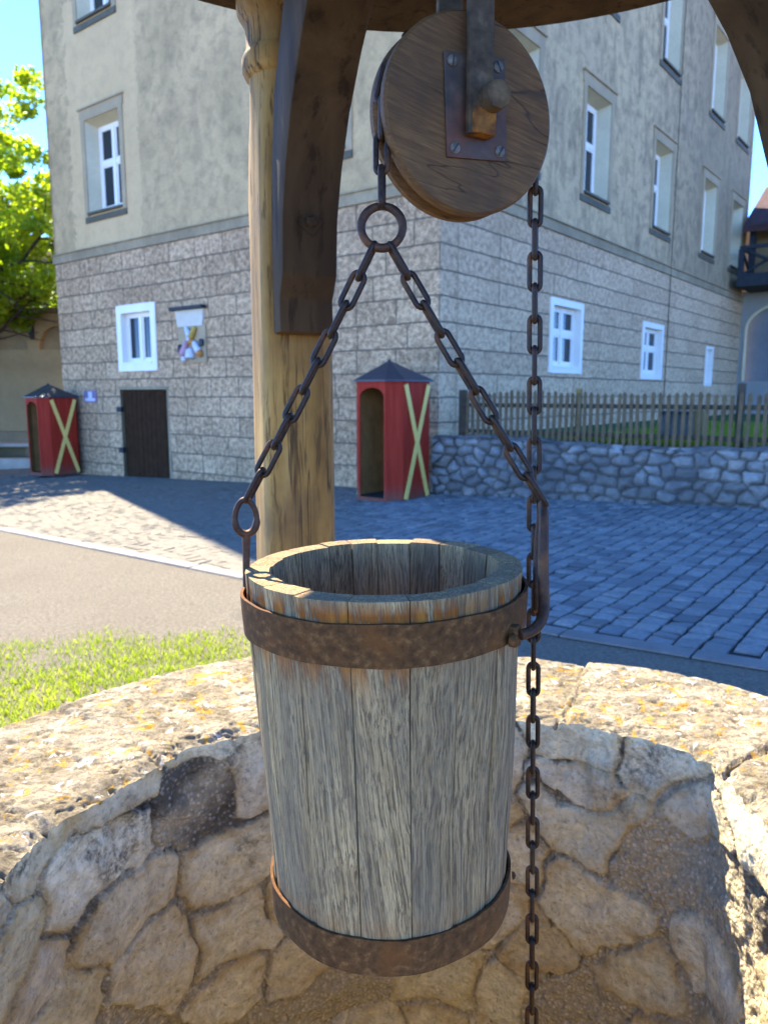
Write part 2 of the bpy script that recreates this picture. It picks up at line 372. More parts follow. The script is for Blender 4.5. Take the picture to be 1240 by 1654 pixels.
MT['rustR'] = rust_stone("smoother_block_stone", (.43,.265,.14), (.61,.385,.213), (.69,.455,.26), 3.6, .7)
def flat(name, col, rough=.8, var=.25, scale=3, metal=0, spec=.3, bump=.15):
    m = M(name, rough, metal, spec); a = m.noise(m.obj(), scale, 6, .6); b = m.noise(m.obj(), scale*9, 5, .6)
    c = m.mix(m.ramp(a, [(.35, 1), (.65, 0)]), col, tuple(q*(1-var) for q in col))
    c = m.mix(m.ramp(b, [(.35, .3), (.55, 0)]), c, tuple(q*(1-1.6*var) for q in col))
    return m.fin(c, m.bump(b, bump, .004))
MT['course'] = flat("string_course_plaster", (.37,.27,.15), .95, .35, 1.2)
MT['surround'] = flat("window_surround_plaster", (.42,.30,.165), .95, .2, 1.5)
MT['reveal'] = flat("cream_reveal", (.62,.52,.33), .9, .15, 1.5)
MT['white'] = flat("white_paint", (.82,.74,.63), .5, .08, 2)
MT['sill'] = flat("weathered_sill", (.12,.10,.06), .8, .3, 4)
m = M("window_glass", .12, 0, .22); m.set('Base Color', (.022,.026,.028)); MT['glass'] = m.m
MT['door'] = flat("dark_door_wood", (.052,.024,.010), .9, .4, 6, 0, .08)
MT['iron'] = flat("dark_iron", (.02,.02,.02), .6, .3, 10)
MT['tile'] = flat("roof_tile", (.15,.058,.04), .85, .4, 5)
MT['tile2'] = flat("old_roof_tile", (.085,.038,.032), .85, .5, 3)
m = M("red_paint", .7, spec=.1); v = m.obj(); a = m.noise(m.mp(v, (16, 16, .9)), 1, 6, .65); b = m.noise(v, 5, 6, .65); d = m.noise(v, 22, 6, .7)
c = m.ramp(a, [(.3, (.22,.018,.008)), (.5, (.31,.024,.010)), (.7, (.37,.04,.02))]); c = m.mix(m.ramp(d, [(.62, 0), (.7, .5)]), c, (.36,.13,.09))
lz = m.math('ADD', m.sep(v)[2], m.math('MULTIPLY', m.math('SUBTRACT', b, .5), .5)); c = m.mix(m.ramp(lz, [(.05, .75), (.3, 0)]), c, (.14,.07,.045)); MT['red'] = m.fin(c, m.bump(a, .3, .006))
MT['yellow'] = flat("yellow_paint", (.80,.53,.13), .55, .12, 2.5)
MT['boxin'] = flat("sentry_inside_wood", (.42,.22,.07), .8, .35, 4)
MT['slate'] = flat("black_sheet_roof", (.022,.026,.034), .45, .35, 5, .1, .5)
MT['greenmat'] = flat("green_floor_paint", (.03,.075,.07), .8, .3, 5)
MT['ochre'] = flat("ochre_wall_plaster", (.30,.215,.10), .95, .22, .7)
MT['ochre2'] = flat("recess_plaster", (.25,.185,.095), .95, .25, .9)
MT['beige'] = flat("beige_wall_plaster", (.30,.275,.235), .95, .15, .8)
MT['greygate'] = flat("grey_gate_wood", (.16,.18,.185), .8, .2, 1.5)
MT['darkwood'] = flat("dark_balcony_wood", (.03,.034,.038), .75, .4, 6)
MT['picket'] = flat("weathered_picket_wood", (.165,.105,.048), .9, .4, 7)
MT['postfence'] = flat("dark_fence_post", (.085,.06,.036), .9, .35, 7)
MT['freshpost'] = flat("new_fence_post", (.24,.15,.045), .85, .2, 7)
MT['ledge'] = flat("ledge_stone", (.38,.33,.25), .95, .25, 2)
MT['niche'] = flat("niche_plaster", (.62,.53,.40), .9, .12, 6)

# ground materials
m = M("gravel", .98, spec=.15); v = m.obj()
a = m.noise(v, 1.1, 6); b = m.noise(v, 42, 8, .75); d = m.vor(v, 90)
c = m.ramp(b, [(.3, (.085,.071,.048)), (.5, (.165,.142,.10)), (.68, (.26,.228,.168))]); c = m.mix(m.ramp(a, [(.4, 0), (.7, .4)]), c, (.14,.115,.08))
MT['gravel'] = m.fin(c, m.bump(m.math('ADD', b, d), .8, .02))
m = M("sett_stone", .8, spec=.15); v = m.obj()
a = m.noise(v, 24, 7, .65); r_ = m.attr('rnd')
c = m.ramp(r_, [(0, (.125,.122,.112)), (.35, (.195,.188,.165)), (.7, (.245,.233,.20)), (1, (.16,.157,.145))])
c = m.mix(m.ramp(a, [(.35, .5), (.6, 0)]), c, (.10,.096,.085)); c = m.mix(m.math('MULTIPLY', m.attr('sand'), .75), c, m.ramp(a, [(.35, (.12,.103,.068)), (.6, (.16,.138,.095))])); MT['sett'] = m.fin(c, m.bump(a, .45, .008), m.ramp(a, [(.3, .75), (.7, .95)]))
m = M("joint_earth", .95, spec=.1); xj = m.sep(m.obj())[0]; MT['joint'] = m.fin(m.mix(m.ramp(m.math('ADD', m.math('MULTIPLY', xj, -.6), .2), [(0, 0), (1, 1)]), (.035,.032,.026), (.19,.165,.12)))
MT['kerb'] = flat("kerb_stone", (.17,.155,.13), .7, .25, 6, bump=.4)
m = M("lawn", .95, spec=.2); a = m.noise(m.obj(), 30, 7, .7); b = m.noise(m.obj(), 1.2, 4)
MT['lawn'] = m.fin(m.mix(b, m.ramp(a, [(.3, (.018,.045,.008)), (.6, (.05,.115,.018)), (.8, (.08,.16,.03))]), (.04,.085,.015)), m.bump(a, 1.0, .03))
def leaf_mat(name, c0, c1, trans):
    m = M(name, .5, spec=.35); c = m.ramp(m.attr('rnd'), [(0, c0), (1, c1)])
    m.set('Base Color', c); tr = m.n("BsdfTranslucent"); m.put(tr.inputs[0], m.mix(1.0, c, trans, 'MULTIPLY'))
    mx = m.n("MixShader"); mx.inputs[0].default_value = .5; m.t.links.new(m.b.outputs[0], mx.inputs[1]); m.t.links.new(tr.outputs[0], mx.inputs[2]); m.t.links.new(mx.outputs[0], m.out.inputs[0])
    return m.m
MT['leaf'] = leaf_mat("leaf", (.08,.16,.008), (.21,.29,.016), (2.6, 2.3, .8))
MT['grass'] = leaf_mat("grass_blade", (.10,.16,.010), (.28,.32,.03), (1.8, 1.8, .9))
MT['bark'] = flat("bark", (.055,.045,.035), .95, .4, 8, bump=.8)
m = wood_mat("fence_grey_wood", [(.05,.045,.04), (.1,.09,.075), (.15,.135,.115), (.2,.18,.155)], (20, 20, 2), .4, attr=False); MT['greywood'] = m.fin(m.color, m.nrm)
# retaining wall stone
m = M("field_stone", .95, spec=.2); v = m.obj(); rn = m.attr('rnd'); mk_ = m.attr('mask')
n1 = m.noise(v, 7, 8, .65, .4); n2 = m.noise(v, 26, 7, .7); n3 = m.noise(v, .8, 4)
sc = m.ramp(rn, [(0, (.17,.15,.125)), (.3, (.35,.32,.275)), (.6, (.24,.21,.17)), (.8, (.46,.43,.375)), (1, (.28,.22,.16))])
sc = m.mix(m.ramp(n1, [(.35, .6), (.6, 0)]), sc, (.13,.12,.11))
c = m.mix(mk_, m.ramp(n2, [(.35, (.03,.026,.02)), (.65, (.10,.085,.065))]), sc)
c = m.mix(m.ramp(n3, [(.48, 0), (.66, .65)]), c, (.075,.07,.065))
MT['field'] = m.fin(c, m.bump(m.math('ADD', n1, n2), .7, .04))

# ------------------------------------------------------------------ setting: ground, road, kerb
def sheet(name, poly, lift, mat, n=1):
    V = [(x, y, gz(x, y)+lift) for x, y in poly]
    return mk(name, (V, [list(range(len(V)))]), mat)
def ground_sheet():
    V = []; n = 64
    for k in range(n):
        a = 2*pi*k/n; c, s_ = math.cos(a), math.sin(a); x, y = WC[0]+1.08*c, WC[1]+1.08*s_; V.append((x, y, gz(x, y)))
    for k in range(n):
        a = 2*pi*k/n; c, s_ = math.cos(a), math.sin(a); q = 500/max(abs(c), abs(s_)); x, y = WC[0]+q*c, WC[1]+q*s_; V.append((x, y, gz(x, y)))
    return V, [[k, n+k, n+(k+1) % n, (k+1) % n] for k in range(n)]
g = mk("ground", ground_sheet(), MT['gravel']); tag(g, kind='structure')
road = [(x, float(kerb_y(x))) for x in (-26, -5.7, -1.35, 1.21, 2.28, 14)]
road += [(14, 6), (1.2, 13.2), tuple(PL(12.9, 0)[:2]), (-14, 32), (-26, 34)]
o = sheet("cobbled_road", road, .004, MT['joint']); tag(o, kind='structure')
# setts laid in rows parallel to the left facade
e1, e2 = -dL[:2], dR[:2]
def setts():
    V, F, RN, SD = [], [], [], []
    rows = int(24/.2); y0 = kerb_y(0)
    org = np.array([0, kerb_y(0)])
    for r in range(-125, 68):
        v0 = r*.175; off = random.random()*.2
        u = -9.0
        while u < 24:
            w = random.uniform(.14, .205); u += w
            cen = org + e2*(u-w/2+off) + e1*(v0+.09)
            x, y = cen
            if y < kerb_y(x)+.26 or y > 24 or x < -15: continue
            rel = cen-C0[:2]
            if np.dot(rel, dR[:2]) > -.12 and np.dot(rel, dL[:2]) < 12.9: continue
            if rel[0]*.585+rel[1]*.811 > -.35 and x > .6: continue
            if abs(x) > .62*y+1.0: continue
            hw, hd = w/2-.011, .0905; sd_ = float(np.clip((.3-x)/1.6, 0, 1)); h = random.uniform(.010, .024)*(1-.72*sd_); tx, ty = random.uniform(-.006, .006), random.uniform(-.006, .006)
            k = len(V); rn = random.random(); hw += .005*sd_; hd2 = .0785+.005*sd_
            for (f_, zz) in ((1.0, -.01), (.985, h*.4), (.93, h*.82), (.80, h)):
                for a, b in ((-1,-1),(1,-1),(1,1),(-1,1)):
                    j1, j2 = random.uniform(-.006, .006), random.uniform(-.006, .006)
                    p = cen + e2*(a*hw*f_+j1) + e1*(b*hd2*f_+j2)
                    V.append((p[0], p[1], gz(p[0], p[1])+.006+zz+(a*tx+b*ty if zz > 0 else 0))); RN.append(rn); SD.append(sd_)
            for l in (0, 4, 8):
                for i in range(4): F.append([k+l+i, k+l+(i+1) % 4, k+l+4+(i+1) % 4, k+l+4+i])
            F.append([k+12, k+13, k+14, k+15])
    return V, F, RN, SD
V, F, RN_, SD_ = setts()
o = mk("paving_setts", (V, F), MT['sett'], attrs={'rnd': RN_, 'sand': SD_}, smooth=True, angle=75); tag(o, kind='structure')
# kerb slabs
gs = []
pts = [np.array([x, float(kerb_y(x))]) for x in (-22, -5.7, -1.35, 1.21, 2.28, 6.0)]
for a, b in zip(pts[:-1], pts[1:]):
    L = np.linalg.norm(b-a); t = (b-a)/L; nr = np.array([-t[1], t[0]]); s_ = 0.0
    while s_ < L-.05:
        w = min(random.uniform(.7, 1.1), L-s_); c_ = a+t*(s_+w/2)+nr*.09; s_ += w
        fr = np.array([[t[0], t[1], gz(t[0], t[1])-gz(0, 0)], [nr[0], nr[1], gz(nr[0], nr[1])-gz(0, 0)], [0, 0, 1]])
        gs.append(box((c_[0], c_[1], gz(*c_)-.02), (w-.012, .16, .08+random.uniform(-.006, .006)), fr))
o = mk("kerb", join(*gs), MT['kerb'], bevel=.008); tag(o, kind='structure')

# grass by the well
def grass():
    V, F, RN = [], [], []
    N = 60000
    xs = RNG.uniform(-4.6, -.15, N); ys = RNG.uniform(2.0, 5.75, N)
    P = np.stack([xs, ys, xs*0], 1)
    den = fbm(P, 1.4, 4, 3)*1.9 + fbm(P, 5, 3, 9)*.7
    edge = 5.45+.3*np.sin(xs*2.2)+fbm(P, .8, 3, 5)*1.0
    for x, y, d, e in zip(xs, ys, den, edge):
        if (x-WC[0])**2+(y-WC[1])**2 < 1.40**2: continue
        dens = .95+d-.5*max(0, 1-(e-y)/.5)-.3*(y < 4.6)*(4.6-y)/2
        if random.random() > dens*1.1: continue
        h = random.uniform(.015, .05); a = random.uniform(0, 2*pi); b = random.uniform(0, 2*pi); l = random.uniform(.2, .9)*h; w = random.uniform(.0025, .0045)
        z = gz(x, y); dx, dy = math.cos(a)*w, math.sin(a)*w; k = len(V)
        V += [(x-dx, y-dy, z), (x+dx, y+dy, z), (x+dx*.7+math.cos(b)*l*.4, y+dy*.7+math.sin(b)*l*.4, z+h*.62), (x-dx*.7+math.cos(b)*l*.4, y-dy*.7+math.sin(b)*l*.4, z+h*.62), (x+math.cos(b)*l, y+math.sin(b)*l, z+h)]
        F += [[k, k+1, k+2, k+3], [k+3, k+2, k+4]]; rn = min(1, max(0, random.random()*.6+.4*(d+.4))); RN += [rn]*5
    return V, F, RN
V, F, RN_ = grass()
o = mk("grass_patch", (V, F), MT['grass'], attrs={'rnd': RN_}); tag(o, "short sunlit yellow green grass growing thinly around the well", "grass", kind='stuff')

# ------------------------------------------------------------------ castle building
HB = 21.0
castle = thing("castle_building", "tall grey castle building with rough stone base and white windows, its corner facing the well", "building", tuple(C0))
def wall_cells(P, u0, u1, z0, z1, holes):
    us = sorted({u0, u1, *[q for h in holes for q in h[:2] if u0 < q < u1]}); zs = sorted({z0, z1, *[q for h in holes for q in h[2:] if z0 < q < z1]})
    V, F, UV = [], [], []
    for i in range(len(us)-1):
        for j in range(len(zs)-1):
            cu, cz = (us[i]+us[i+1])/2, (zs[j]+zs[j+1])/2
            if any(h[0] < cu < h[1] and h[2] < cz < h[3] for h in holes): continue
            k = len(V)
            for a, b in ((us[i], zs[j]), (us[i+1], zs[j]), (us[i+1], zs[j+1]), (us[i], zs[j+1])): V.append(P(a, b)); UV.append((a, b-5.2))
            F.append([k, k+1, k+2, k+3])
    return V, F, UV
winL_up = [(9.36, 10.86, 6.3, 8.52), (9.42, 10.92, 10.84, 13.1), (2.16, 3.6, 6.3, 8.52), (2.16, 3.6, 10.84, 13.1), (5.0, 6.45, 10.84, 13.1)]
winL_lo = [(8.2, 9.82, 2.28, 3.9)]
doorL = (7.9, 9.86, -.55, 1.82)
winR_up = [(a, a+1.46, 6.35, 8.6) for a in (2.1, 5.9, 10.52, 15.2, 18.75)] + [(a, a+1.5, 10.72, 13.2) for a in (2.1, 5.95, 10.66, 15.4, 18.72)]
winR_lo = [(4.33, 6.07, 2.18, 3.81), (10.12, 11.88, 2.13, 3.72), (16.42, 17.28, 1.99, 3.34)]
LU, RU = 12.62, 20.9
V, F, UV = wall_cells(PL, 0, LU, -1.2, 5.2, winL_lo+[doorL]); a1 = (V, F, UV)
mk("rusticated_wall", (V, F), MT['rustL'], castle, uv=UV, world=True)
V, F, UV = wall_cells(PR, 0, RU, -1.2, 5.2, winR_lo)
mk("smooth_block_wall", (V, F), MT['rustR'], castle, uv=UV, world=True)
V, F, UV = wall_cells(lambda u, z: PL(u, z, -.04), 0, LU, 5.42, HB, winL_up)
mk("plaster_wall", (V, F), MT['plasterL'], castle, uv=UV, world=True)
V, F, UV = wall_cells(lambda u, z: PR(u, z, -.04), 0, RU, 5.42, HB, winR_up)
mk("plaster_wall", (V, F), MT['plasterR'], castle, uv=UV, world=True)
B1 = C0+LU*dL; B2 = B1+RU*dR; B3 = C0+RU*dR
V = [B1+UP*-1.2, B2+UP*-1.2, B2+UP*HB, B1+UP*HB, B3+UP*-1.2, B3+UP*HB]
mk("rear_wall", (V, [[0,1,2,3],[1,4,5,2]]), MT['plasterL'], castle, uv=[(0,0),(20,0),(20,20),(0,20),(33,0),(33,20)], world=True)
# string course: two profiles butted at the corner
mk("string_course", join(box(PL(LU/2+.02, 5.31, -.02), (LU+.08, .10, .215), [dL, -dR, UP]), box(PL(LU/2+.02, 5.425, .02), (LU+.14, .10, .03), [dL, -dR, UP])), MT['course'], castle, world=True, bevel=.006)
mk("string_course", join(box(PR(RU/2+.05, 5.31, -.02), (RU+.0, .10, .215), [dR, -dL, UP]), box(PR(RU/2+.08, 5.425, .02), (RU-.0, .10, .03), [dR, -dL, UP])), MT['course'], castle, world=True, bevel=.006)
mk("roof", (np.array([C0+UP*HB-dR*.6-dL*.6, B1+UP*HB-dR*.6+dL*.6, B2+UP*HB+dR*.6+dL*.6, B3+UP*HB+dR*.6-dL*.6, (C0+B1)/2+UP*(HB+5)+dR*6, (B3+B2)/2+UP*(HB+5)-dR*6]),
    [[0,1,4],[1,2,5,4],[2,3,5],[3,0,4,5],[3,2,1,0]]), MT['tile'], castle, world=True)
def frame_rect(P, u0, u1, z0, z1, w, o0, o1, top=None):
    """a rectangular frame, bars butted, from depth o0 to o1 (outwards)"""
    top = w if top is None else top
    A = [PA(P, u0, u0+w, z0, z1, o0, o1), PA(P, u1-w, u1, z0, z1, o0, o1), PA(P, u0+w, u1-w, z1-top, z1, o0, o1), PA(P, u0+w, u1-w, z0, z0+w, o0, o1)]
    return join(*A)
def PA(P, u0, u1, z0, z1, o0, o1):
    V = [P(u, z, o) for u in (u0, u1) for o in (o0, o1) for z in (z0, z1)]
    return np.array(V), [[0,1,3,2],[4,6,7,5],[0,4,5,1],[2,3,7,6],[0,2,6,4],[1,5,7,3]]
def casement(P, u0, u1, z0, z1, d, parent, transom=True, nmun=0):
    """white frame with two casements and a cross bar, panes behind, set d behind the wall face"""
    um = (u0+u1)/2; fw = .075
    gs = [frame_rect(P, u0, u1, z0, z1, fw, -d-.06, -d)]
    gs.append(PA(P, um-.055, um+.055, z0+fw, z1-fw, -d-.05, -d+.015))
    zt = z0+(z1-z0)*.56
    for a, b in ((u0+fw, um-.055), (um+.055, u1-fw)):
        zz = [(z0+fw, zt-.045), (zt+.045, z1-fw)] if transom else [(z0+fw, z1-fw)]
        for p, q in zz: gs.append(frame_rect(P, a, b, p, q, .05, -d-.045, -d-.008))
        if transom: gs.append(PA(P, a, b, zt-.045, zt+.045, -d-.05, -d+.008))
    f = mk("window", join(*gs), MT['white'], parent, world=True)
    mk("pane", ([P(u0+.05, z0+.05, -d-.035), P(u1-.05, z0+.05, -d-.035), P(u1-.05, z1-.05, -d-.035), P(u0+.05, z1-.05, -d-.035)], [[0,1,2,3]]), MT['glass'], f, world=True)
    return f
def upper_window(P, u0, u1, z0, z1):
    d = .36
    f = casement(P, u0+.10, u1-.10, z0+.06, z1-.10, d, castle)
    o = -.04
    V = [P(u, z, q) for q in (o, -d-.07) for (u, z) in ((u0, z0), (u1, z0), (u1, z1), (u0, z1))]
    # splayed cream reveal
    V += [P(u, z, -d-.005) for (u, z) in ((u0+.1, z0+.06), (u1-.1, z0+.06), (u1-.1, z1-.1), (u0+.1, z1-.1))]
    mk("reveal", (V, [[0,1,9,8],[1,2,10,9],[2,3,11,10],[3,0,8,11]]), MT['reveal'], f, world=True)
    w = .16; h = .1
    g1 = [PA(P, u0-w, u0, z0-h, z1+.05, -.06, -.012), PA(P, u1, u1+w, z0-h, z1+.05, -.06, -.012), PA(P, u0, u1, z1+.001, z1+.05, -.06, -.012),
          PA(P, u0-w*1.25, u1+w*1.25, z1+.05, z1+.26, -.06, -.010), PA(P, u0-w*1.45, u1+w*1.45, z1+.26, z1+.30, -.06, .03)]
    mk("surround", join(*g1), MT['surround'], f, world=True)
    mk("sill", join(PA(P, u0-.0, u1+.0, z0-.055, z0-.001, -.3, .035), PA(P, u0-w, u1+w, z0-.24, z0-.1, -.06, -.008)), [MT['sill']], f, world=True)
for w in winL_up: upper_window(PL, *w)
for w in winR_up: upper_window(PR, *w)
def lower_window(P, u0, u1, z0, z1, transom, wide=.17):
    f = casement(P, u0+wide, u1-wide, z0+wide, z1-wide*.9, .13, castle, transom)
    mk("surround", frame_rect(P, u0, u1, z0, z1, wide, -.2, .035), MT['white'], f, world=True, bevel=.006)
    mk("sill", PA(P, u0+wide, u1-wide, z0+wide-.03, z0+wide+.012, -.15, .05), MT['white'], f, world=True)
for w in winL_lo: lower_window(PL, *w, False, .2)
for w in winR_lo[:2]: lower_window(PR, *w, True, .15)
lower_window(PR, *winR_lo[2], False, .09)
# door with two leaves, hinges
u0, u1, z0, z1 = doorL
d1 = mk("door", join(*[PA(PL, u0+.01+i*.1936, u0+.01+(i+1)*.1936-.008, z0, z1-.01, -.14, -.07+random.uniform(-.004, .004)) for i in range(10)]), MT['door'], castle, world=True, bevel=.006)
for z in (z0+.75, z0+1.8): mk("hinge", PA(PL, u1-.06, u1+.14, z, z+.13, -.03, .05), MT['iron'], d1, world=True, bevel=.01)
mk("door_frame", join(PA(PL, u0-.05, u1+.05, z1, z1+.07, -.2, .015), PA(PL, u0-.07, u0, z0, z1, -.2, .008), PA(PL, u1, u1+.0, z0, z1, -.2, .008)), MT['course'], castle, world=True)
# lightning cable / downpipe seams on the right facade
mk("cable", tube([PR(12.2, z, .03) for z in (1.0, 5.1, 5.5, 21)], .012, 6), MT['strap'], castle, world=True)
mk("cable", tube([PR(.54, z, .03) for z in (1.0, 5.1, 5.5, 21)], .007, 6), MT['course'], castle, world=True)

# wall shrine with painted relief, small sign
sh = thing("wall_relief", "small painted relief with crossed figures under a dark ledge on the stone wall", "relief", tuple(PL(6.85, 3.1, .02)))
mk("ledge", PA(PL, 6.3, 7.5, 3.62, 3.70, 0, .16), MT['iron'], sh, world=True, bevel=.012)
mk("bracket", prism([(6.36, 3.62), (7.40, 3.62), (7.30, 3.25), (6.42, 3.25)], 0, 1, [dL, UP, -dR*.06], C0), MT['niche'], sh, world=True)
mk("backboard", PA(PL, 6.32, 7.3, 2.42, 3.25, 0, .05), MT['surround'], sh, world=True)
cols = {'orange': (.55,.22,.05), 'pale': (.62,.60,.62), 'maroon': (.20,.03,.05), 'pink': (.5,.28,.3), 'blue': (.45,.58,.75), 'dark': (.05,.055,.06), 'gold': (.5,.3,.05)}
cm = {k: flat("painted_"+k, c_, .6, .25, 9) for k, c_ in cols.items()}
def limb(a, b, r0, r1, mat, nm): 
    p0, p1 = PL(*a, .09), PL(*b, .10); P_ = [p0+(p1-p0)*t for t in np.linspace(0, 1, 7)]
    mk(nm, tube(P_, np.interp(np.linspace(0, 1, 7), [0, .12, .5, .88, 1], [r0*.5, r0, (r0+r1)/2, r1, r1*.45]), 10), mat, sh, world=True, smooth=True)
limb((6.98, 3.24), (6.78, 2.98), .05, .09, cm['pale'], "carved_limb"); limb((6.62, 3.22), (6.8, 2.96), .06, .08, cm['gold'], "carved_limb")
limb((6.83, 3.14), (6.85, 2.9), .06, .07, cm['blue'], "carved_drapery"); limb((6.87, 2.92), (6.66, 2.86), .07, .06, cm['orange'], "carved_drapery")
limb((6.93, 2.94), (7.13, 2.56), .06, .10, cm['pink'], "carved_limb"); limb((7.06, 2.76), (7.16, 2.6), .09, .09, cm['maroon'], "carved_drapery"); limb((7.1, 2.58), (7.02, 2.46), .06, .06, cm['pale'], "carved_foot")
limb((6.7, 2.9), (6.48, 2.62), .07, .09, cm['pale'], "carved_limb"); limb((6.62, 2.84), (6.44, 2.56), .05, .09, cm['orange'], "carved_drapery"); limb((7.2, 2.85), (7.2, 2.66), .06, .06, cm['dark'], "carved_shadow_piece"); limb((6.42, 2.95), (6.42, 2.78), .06, .06, cm['dark'], "carved_shadow_piece")
limb((6.82, 2.75), (6.82, 2.5), .10, .13, cm['pale'], "carved_drapery")
sg = thing("wall_sign", "little purple and white sign on the wall behind the left sentry box", "sign", tuple(PL(11.24, 1.62, .01)))
mk("sign_board", PA(PL, 10.94, 11.54, 1.49, 1.80, .0, .025), flat("sign_purple", (.21,.14,.22), .5, .1), sg, world=True)
mk("sign_emblem", join(PA(PL, 11.14, 11.32, 1.56, 1.77, .0, .032), PA(PL, 11.0, 11.48, 1.52, 1.60, .0, .030)), flat("sign_white", (.6,.56,.62), .5, .1), sg, world=True)

# ------------------------------------------------------------------ sentry boxes
def sentry():
    t = thing("sentry_box", "red sentry box with yellow cross nearest the building corner", "sentry box", group="red sentry boxes along the castle wall")
    W, D, c, H = .5, .48, .21, 2.0
    plan = [(-W, D), (W, D), (W, -D+c), (W-c, -D), (-W+c, -D), (-W, -D+c)]     # front is -y
    def panel(a, b, z0, z1, th=.025):
        a, b = np.array(a), np.array(b); n_ = np.array([b[1]-a[1], a[0]-b[0]]); n_ = n_/np.linalg.norm(n_)
        q = [(*a, z0), (*b, z0), (*b, z1), (*a, z1)]; i = [(x-n_[0]*th, y-n_[1]*th, z) for x, y, z in q]
        return np.array(q+i), [[0,1,2,3],[7,6,5,4],[0,4,5,1],[1,5,6,2],[2,6,7,3],[3,7,4,0]]
    P = plan[::-1]   # anticlockwise seen from above reversed -> keep outward normals
    body = [panel(plan[0], plan[5], .0, H), panel(plan[2], plan[1], .0, H), panel(plan[1], plan[0], .0, H), panel(plan[3], plan[2], .0, H), panel(plan[5], plan[4], .0, H)]
    a, b = plan[4], plan[3]; st = .035
    # front: stiles and arched head
    body += [panel(a, (a[0]+st, a[1]), 0, H), panel((b[0]-st, b[1]), b, 0, H), panel((a[0]+st, a[1]), (b[0]-st, b[1]), 0, .07)]
    w = (b[0]-a[0])/2-st; arc = [(w*math.cos(k), 1.74+.16*math.sin(k)) for k in np.linspace(0, pi, 15)]
    for (x0, y0), (x1, y1) in zip(arc[:-1], arc[1:]):
        q = [(x1, -D, y1), (x0, -D, y0), (x0, -D, H), (x1, -D, H)]; i = [(x, y+.025, z) for x, y, z in q]
        body.append((np.array(q+i), [[0,1,2,3],[7,6,5,4],[0,4,5,1]]))
    mk("body", join(*body), MT['red'], t)
    ins = [[(x*.94, y*.94) for x, y in plan]][0]
    V = [(x, y, .05) for x, y in ins]+[(x, y, H-.03) for x, y in ins]
    mk("inside_lining", (V, [[i, (i+1) % 6, 6+(i+1) % 6, 6+i][::1] for i in (0, 1, 2, 4, 5)]+[[6,7,8,9,10,11]]), MT['boxin'], t)
    mk("floor", (([(x, y, .055) for x, y in ins]), [[0,1,2,3,4,5]]), MT['greenmat'], t)
    ov = [(x*1.10, y*1.10, H) for x, y in plan]; V = ov+[(x, y, H+.03) for x, y, _ in ov]+[(0, 0, H+.36)]
    mk("roof", (V, [[0,1,2,3,4,5]]+[[i, i+6, (i+1) % 6+6, (i+1) % 6] for i in range(6)]+[[6+i, 12, 6+(i+1) % 6] for i in range(6)]), MT['slate'], t)
    mk("finial", lathe([(.03, H+.33), (.032, H+.355), (.02, H+.37), (.004, H+.38)], 10), MT['slate'], t)
    for sx in (1, -1):
        for s_ in (1, -1):
            y0, y1 = -D+c+.055, D-.055; x = sx*(W+.012+.006*(s_ > 0))
            L = math.hypot(y1-y0, H-.1); dr = np.array([0, (y1-y0)*s_, H-.1])/L; sd = np.array([0, dr[2], -dr[1]])
            mk("cross_bar", box((x, (y0+y1)/2, H/2+.0), (L, .095, .018), [dr, sd, (1, 0, 0)]), MT['yellow'], t, bevel=.003)
    return t
S1 = sentry(); ang = math.atan2(dR[1], dR[0])-pi/2
c1 = (.09, 13.02); S1.location = (*c1, gz(*c1)); S1.rotation_euler = (0, 0, ang)
S2 = S1.copy(); COL.objects.link(S2)
for ch in list(S1.children):
    d_ = ch.copy(); COL.objects.link(d_); d_.parent = S2
c2 = (-9.05, 20.65); S2.location = (*c2, gz(*c2)+.075); S2.scale = (1.03,)*3; S2.rotation_euler = (0, 0, ang)
S2['label'] = "red sentry box with yellow cross at the far left end of the castle wall"

# ------------------------------------------------------------------ retaining wall, garden, fence
wd = np.array([.811, -.585, 0]); wn = np.array([-.585, -.811, 0])      # along wall, towards viewer
W0 = np.array([.86, 13.32, 0])
def WP(s, out=0, z=0): return W0+s*wd+out*wn+z*UP
rw = thing("retaining_wall", "low field stone wall carrying the picket fence at right", "stone wall", tuple(WP(0)))
nu, nv = 520, 80; Ls = 11.0
uu, vv = np.meshgrid(np.linspace(0, Ls, nu), np.linspace(0, 1, nv), indexing='ij'); uu = uu.ravel(); vv = vv.ravel()
ztop = .97+.04*np.sin(uu*1.3)
zz = -.35+vv*(ztop+.35)
wp = np.stack([uu, zz, uu*0], 1); w1 = fbm(wp, 3, 3, 5)*.16; w2 = fbm(wp, 3, 3, 8)*.12
dd, ids = stones(uu+w1*.6, zz+w2*.6, .27, .165, 11, .36, None, 4.0)
dd = dd+fbm(wp, 9, 3, 71)*.05; mask = sstep(.0, .05, dd)*(.55+.45*sstep(-.2, .15, fbm(wp, 1.0, 3, 72)))
out = .07*sstep(0, .12, dd)*(.6+.6*ids)+fbm(wp, 9, 4, 3)*.035
top = sstep(.93, 1.0, vv); out = out*(1-top*.6)-top*.05
V = np.stack([W0[0]+uu*wd[0]+out*wn[0], W0[1]+uu*wd[1]+out*wn[1], zz+fbm(wp, 2.5, 3, 21)*.05*top], 1)
mk("stone_face", (V, grid(nu, nv)), MT['field'], rw, attrs={'rnd': ids, 'mask': mask}, smooth=True, world=True, angle=180)
zt = .93; V = [WP(0, -.03, zt), WP(Ls, -.03, zt+.02), WP(Ls, -.36, zt+.02), WP(0, -.36, zt)]
us = np.linspace(0, Ls, 140); ws = np.linspace(-.03, .40, 8); Vt = []
for a in us:
    for b in ws:
        p = WP(a, -b, 0); Vt.append((p[0], p[1], .97+.04*math.sin(a*1.3)+.02*math.sin(a*7+b*9)-.04*(b < 0)))
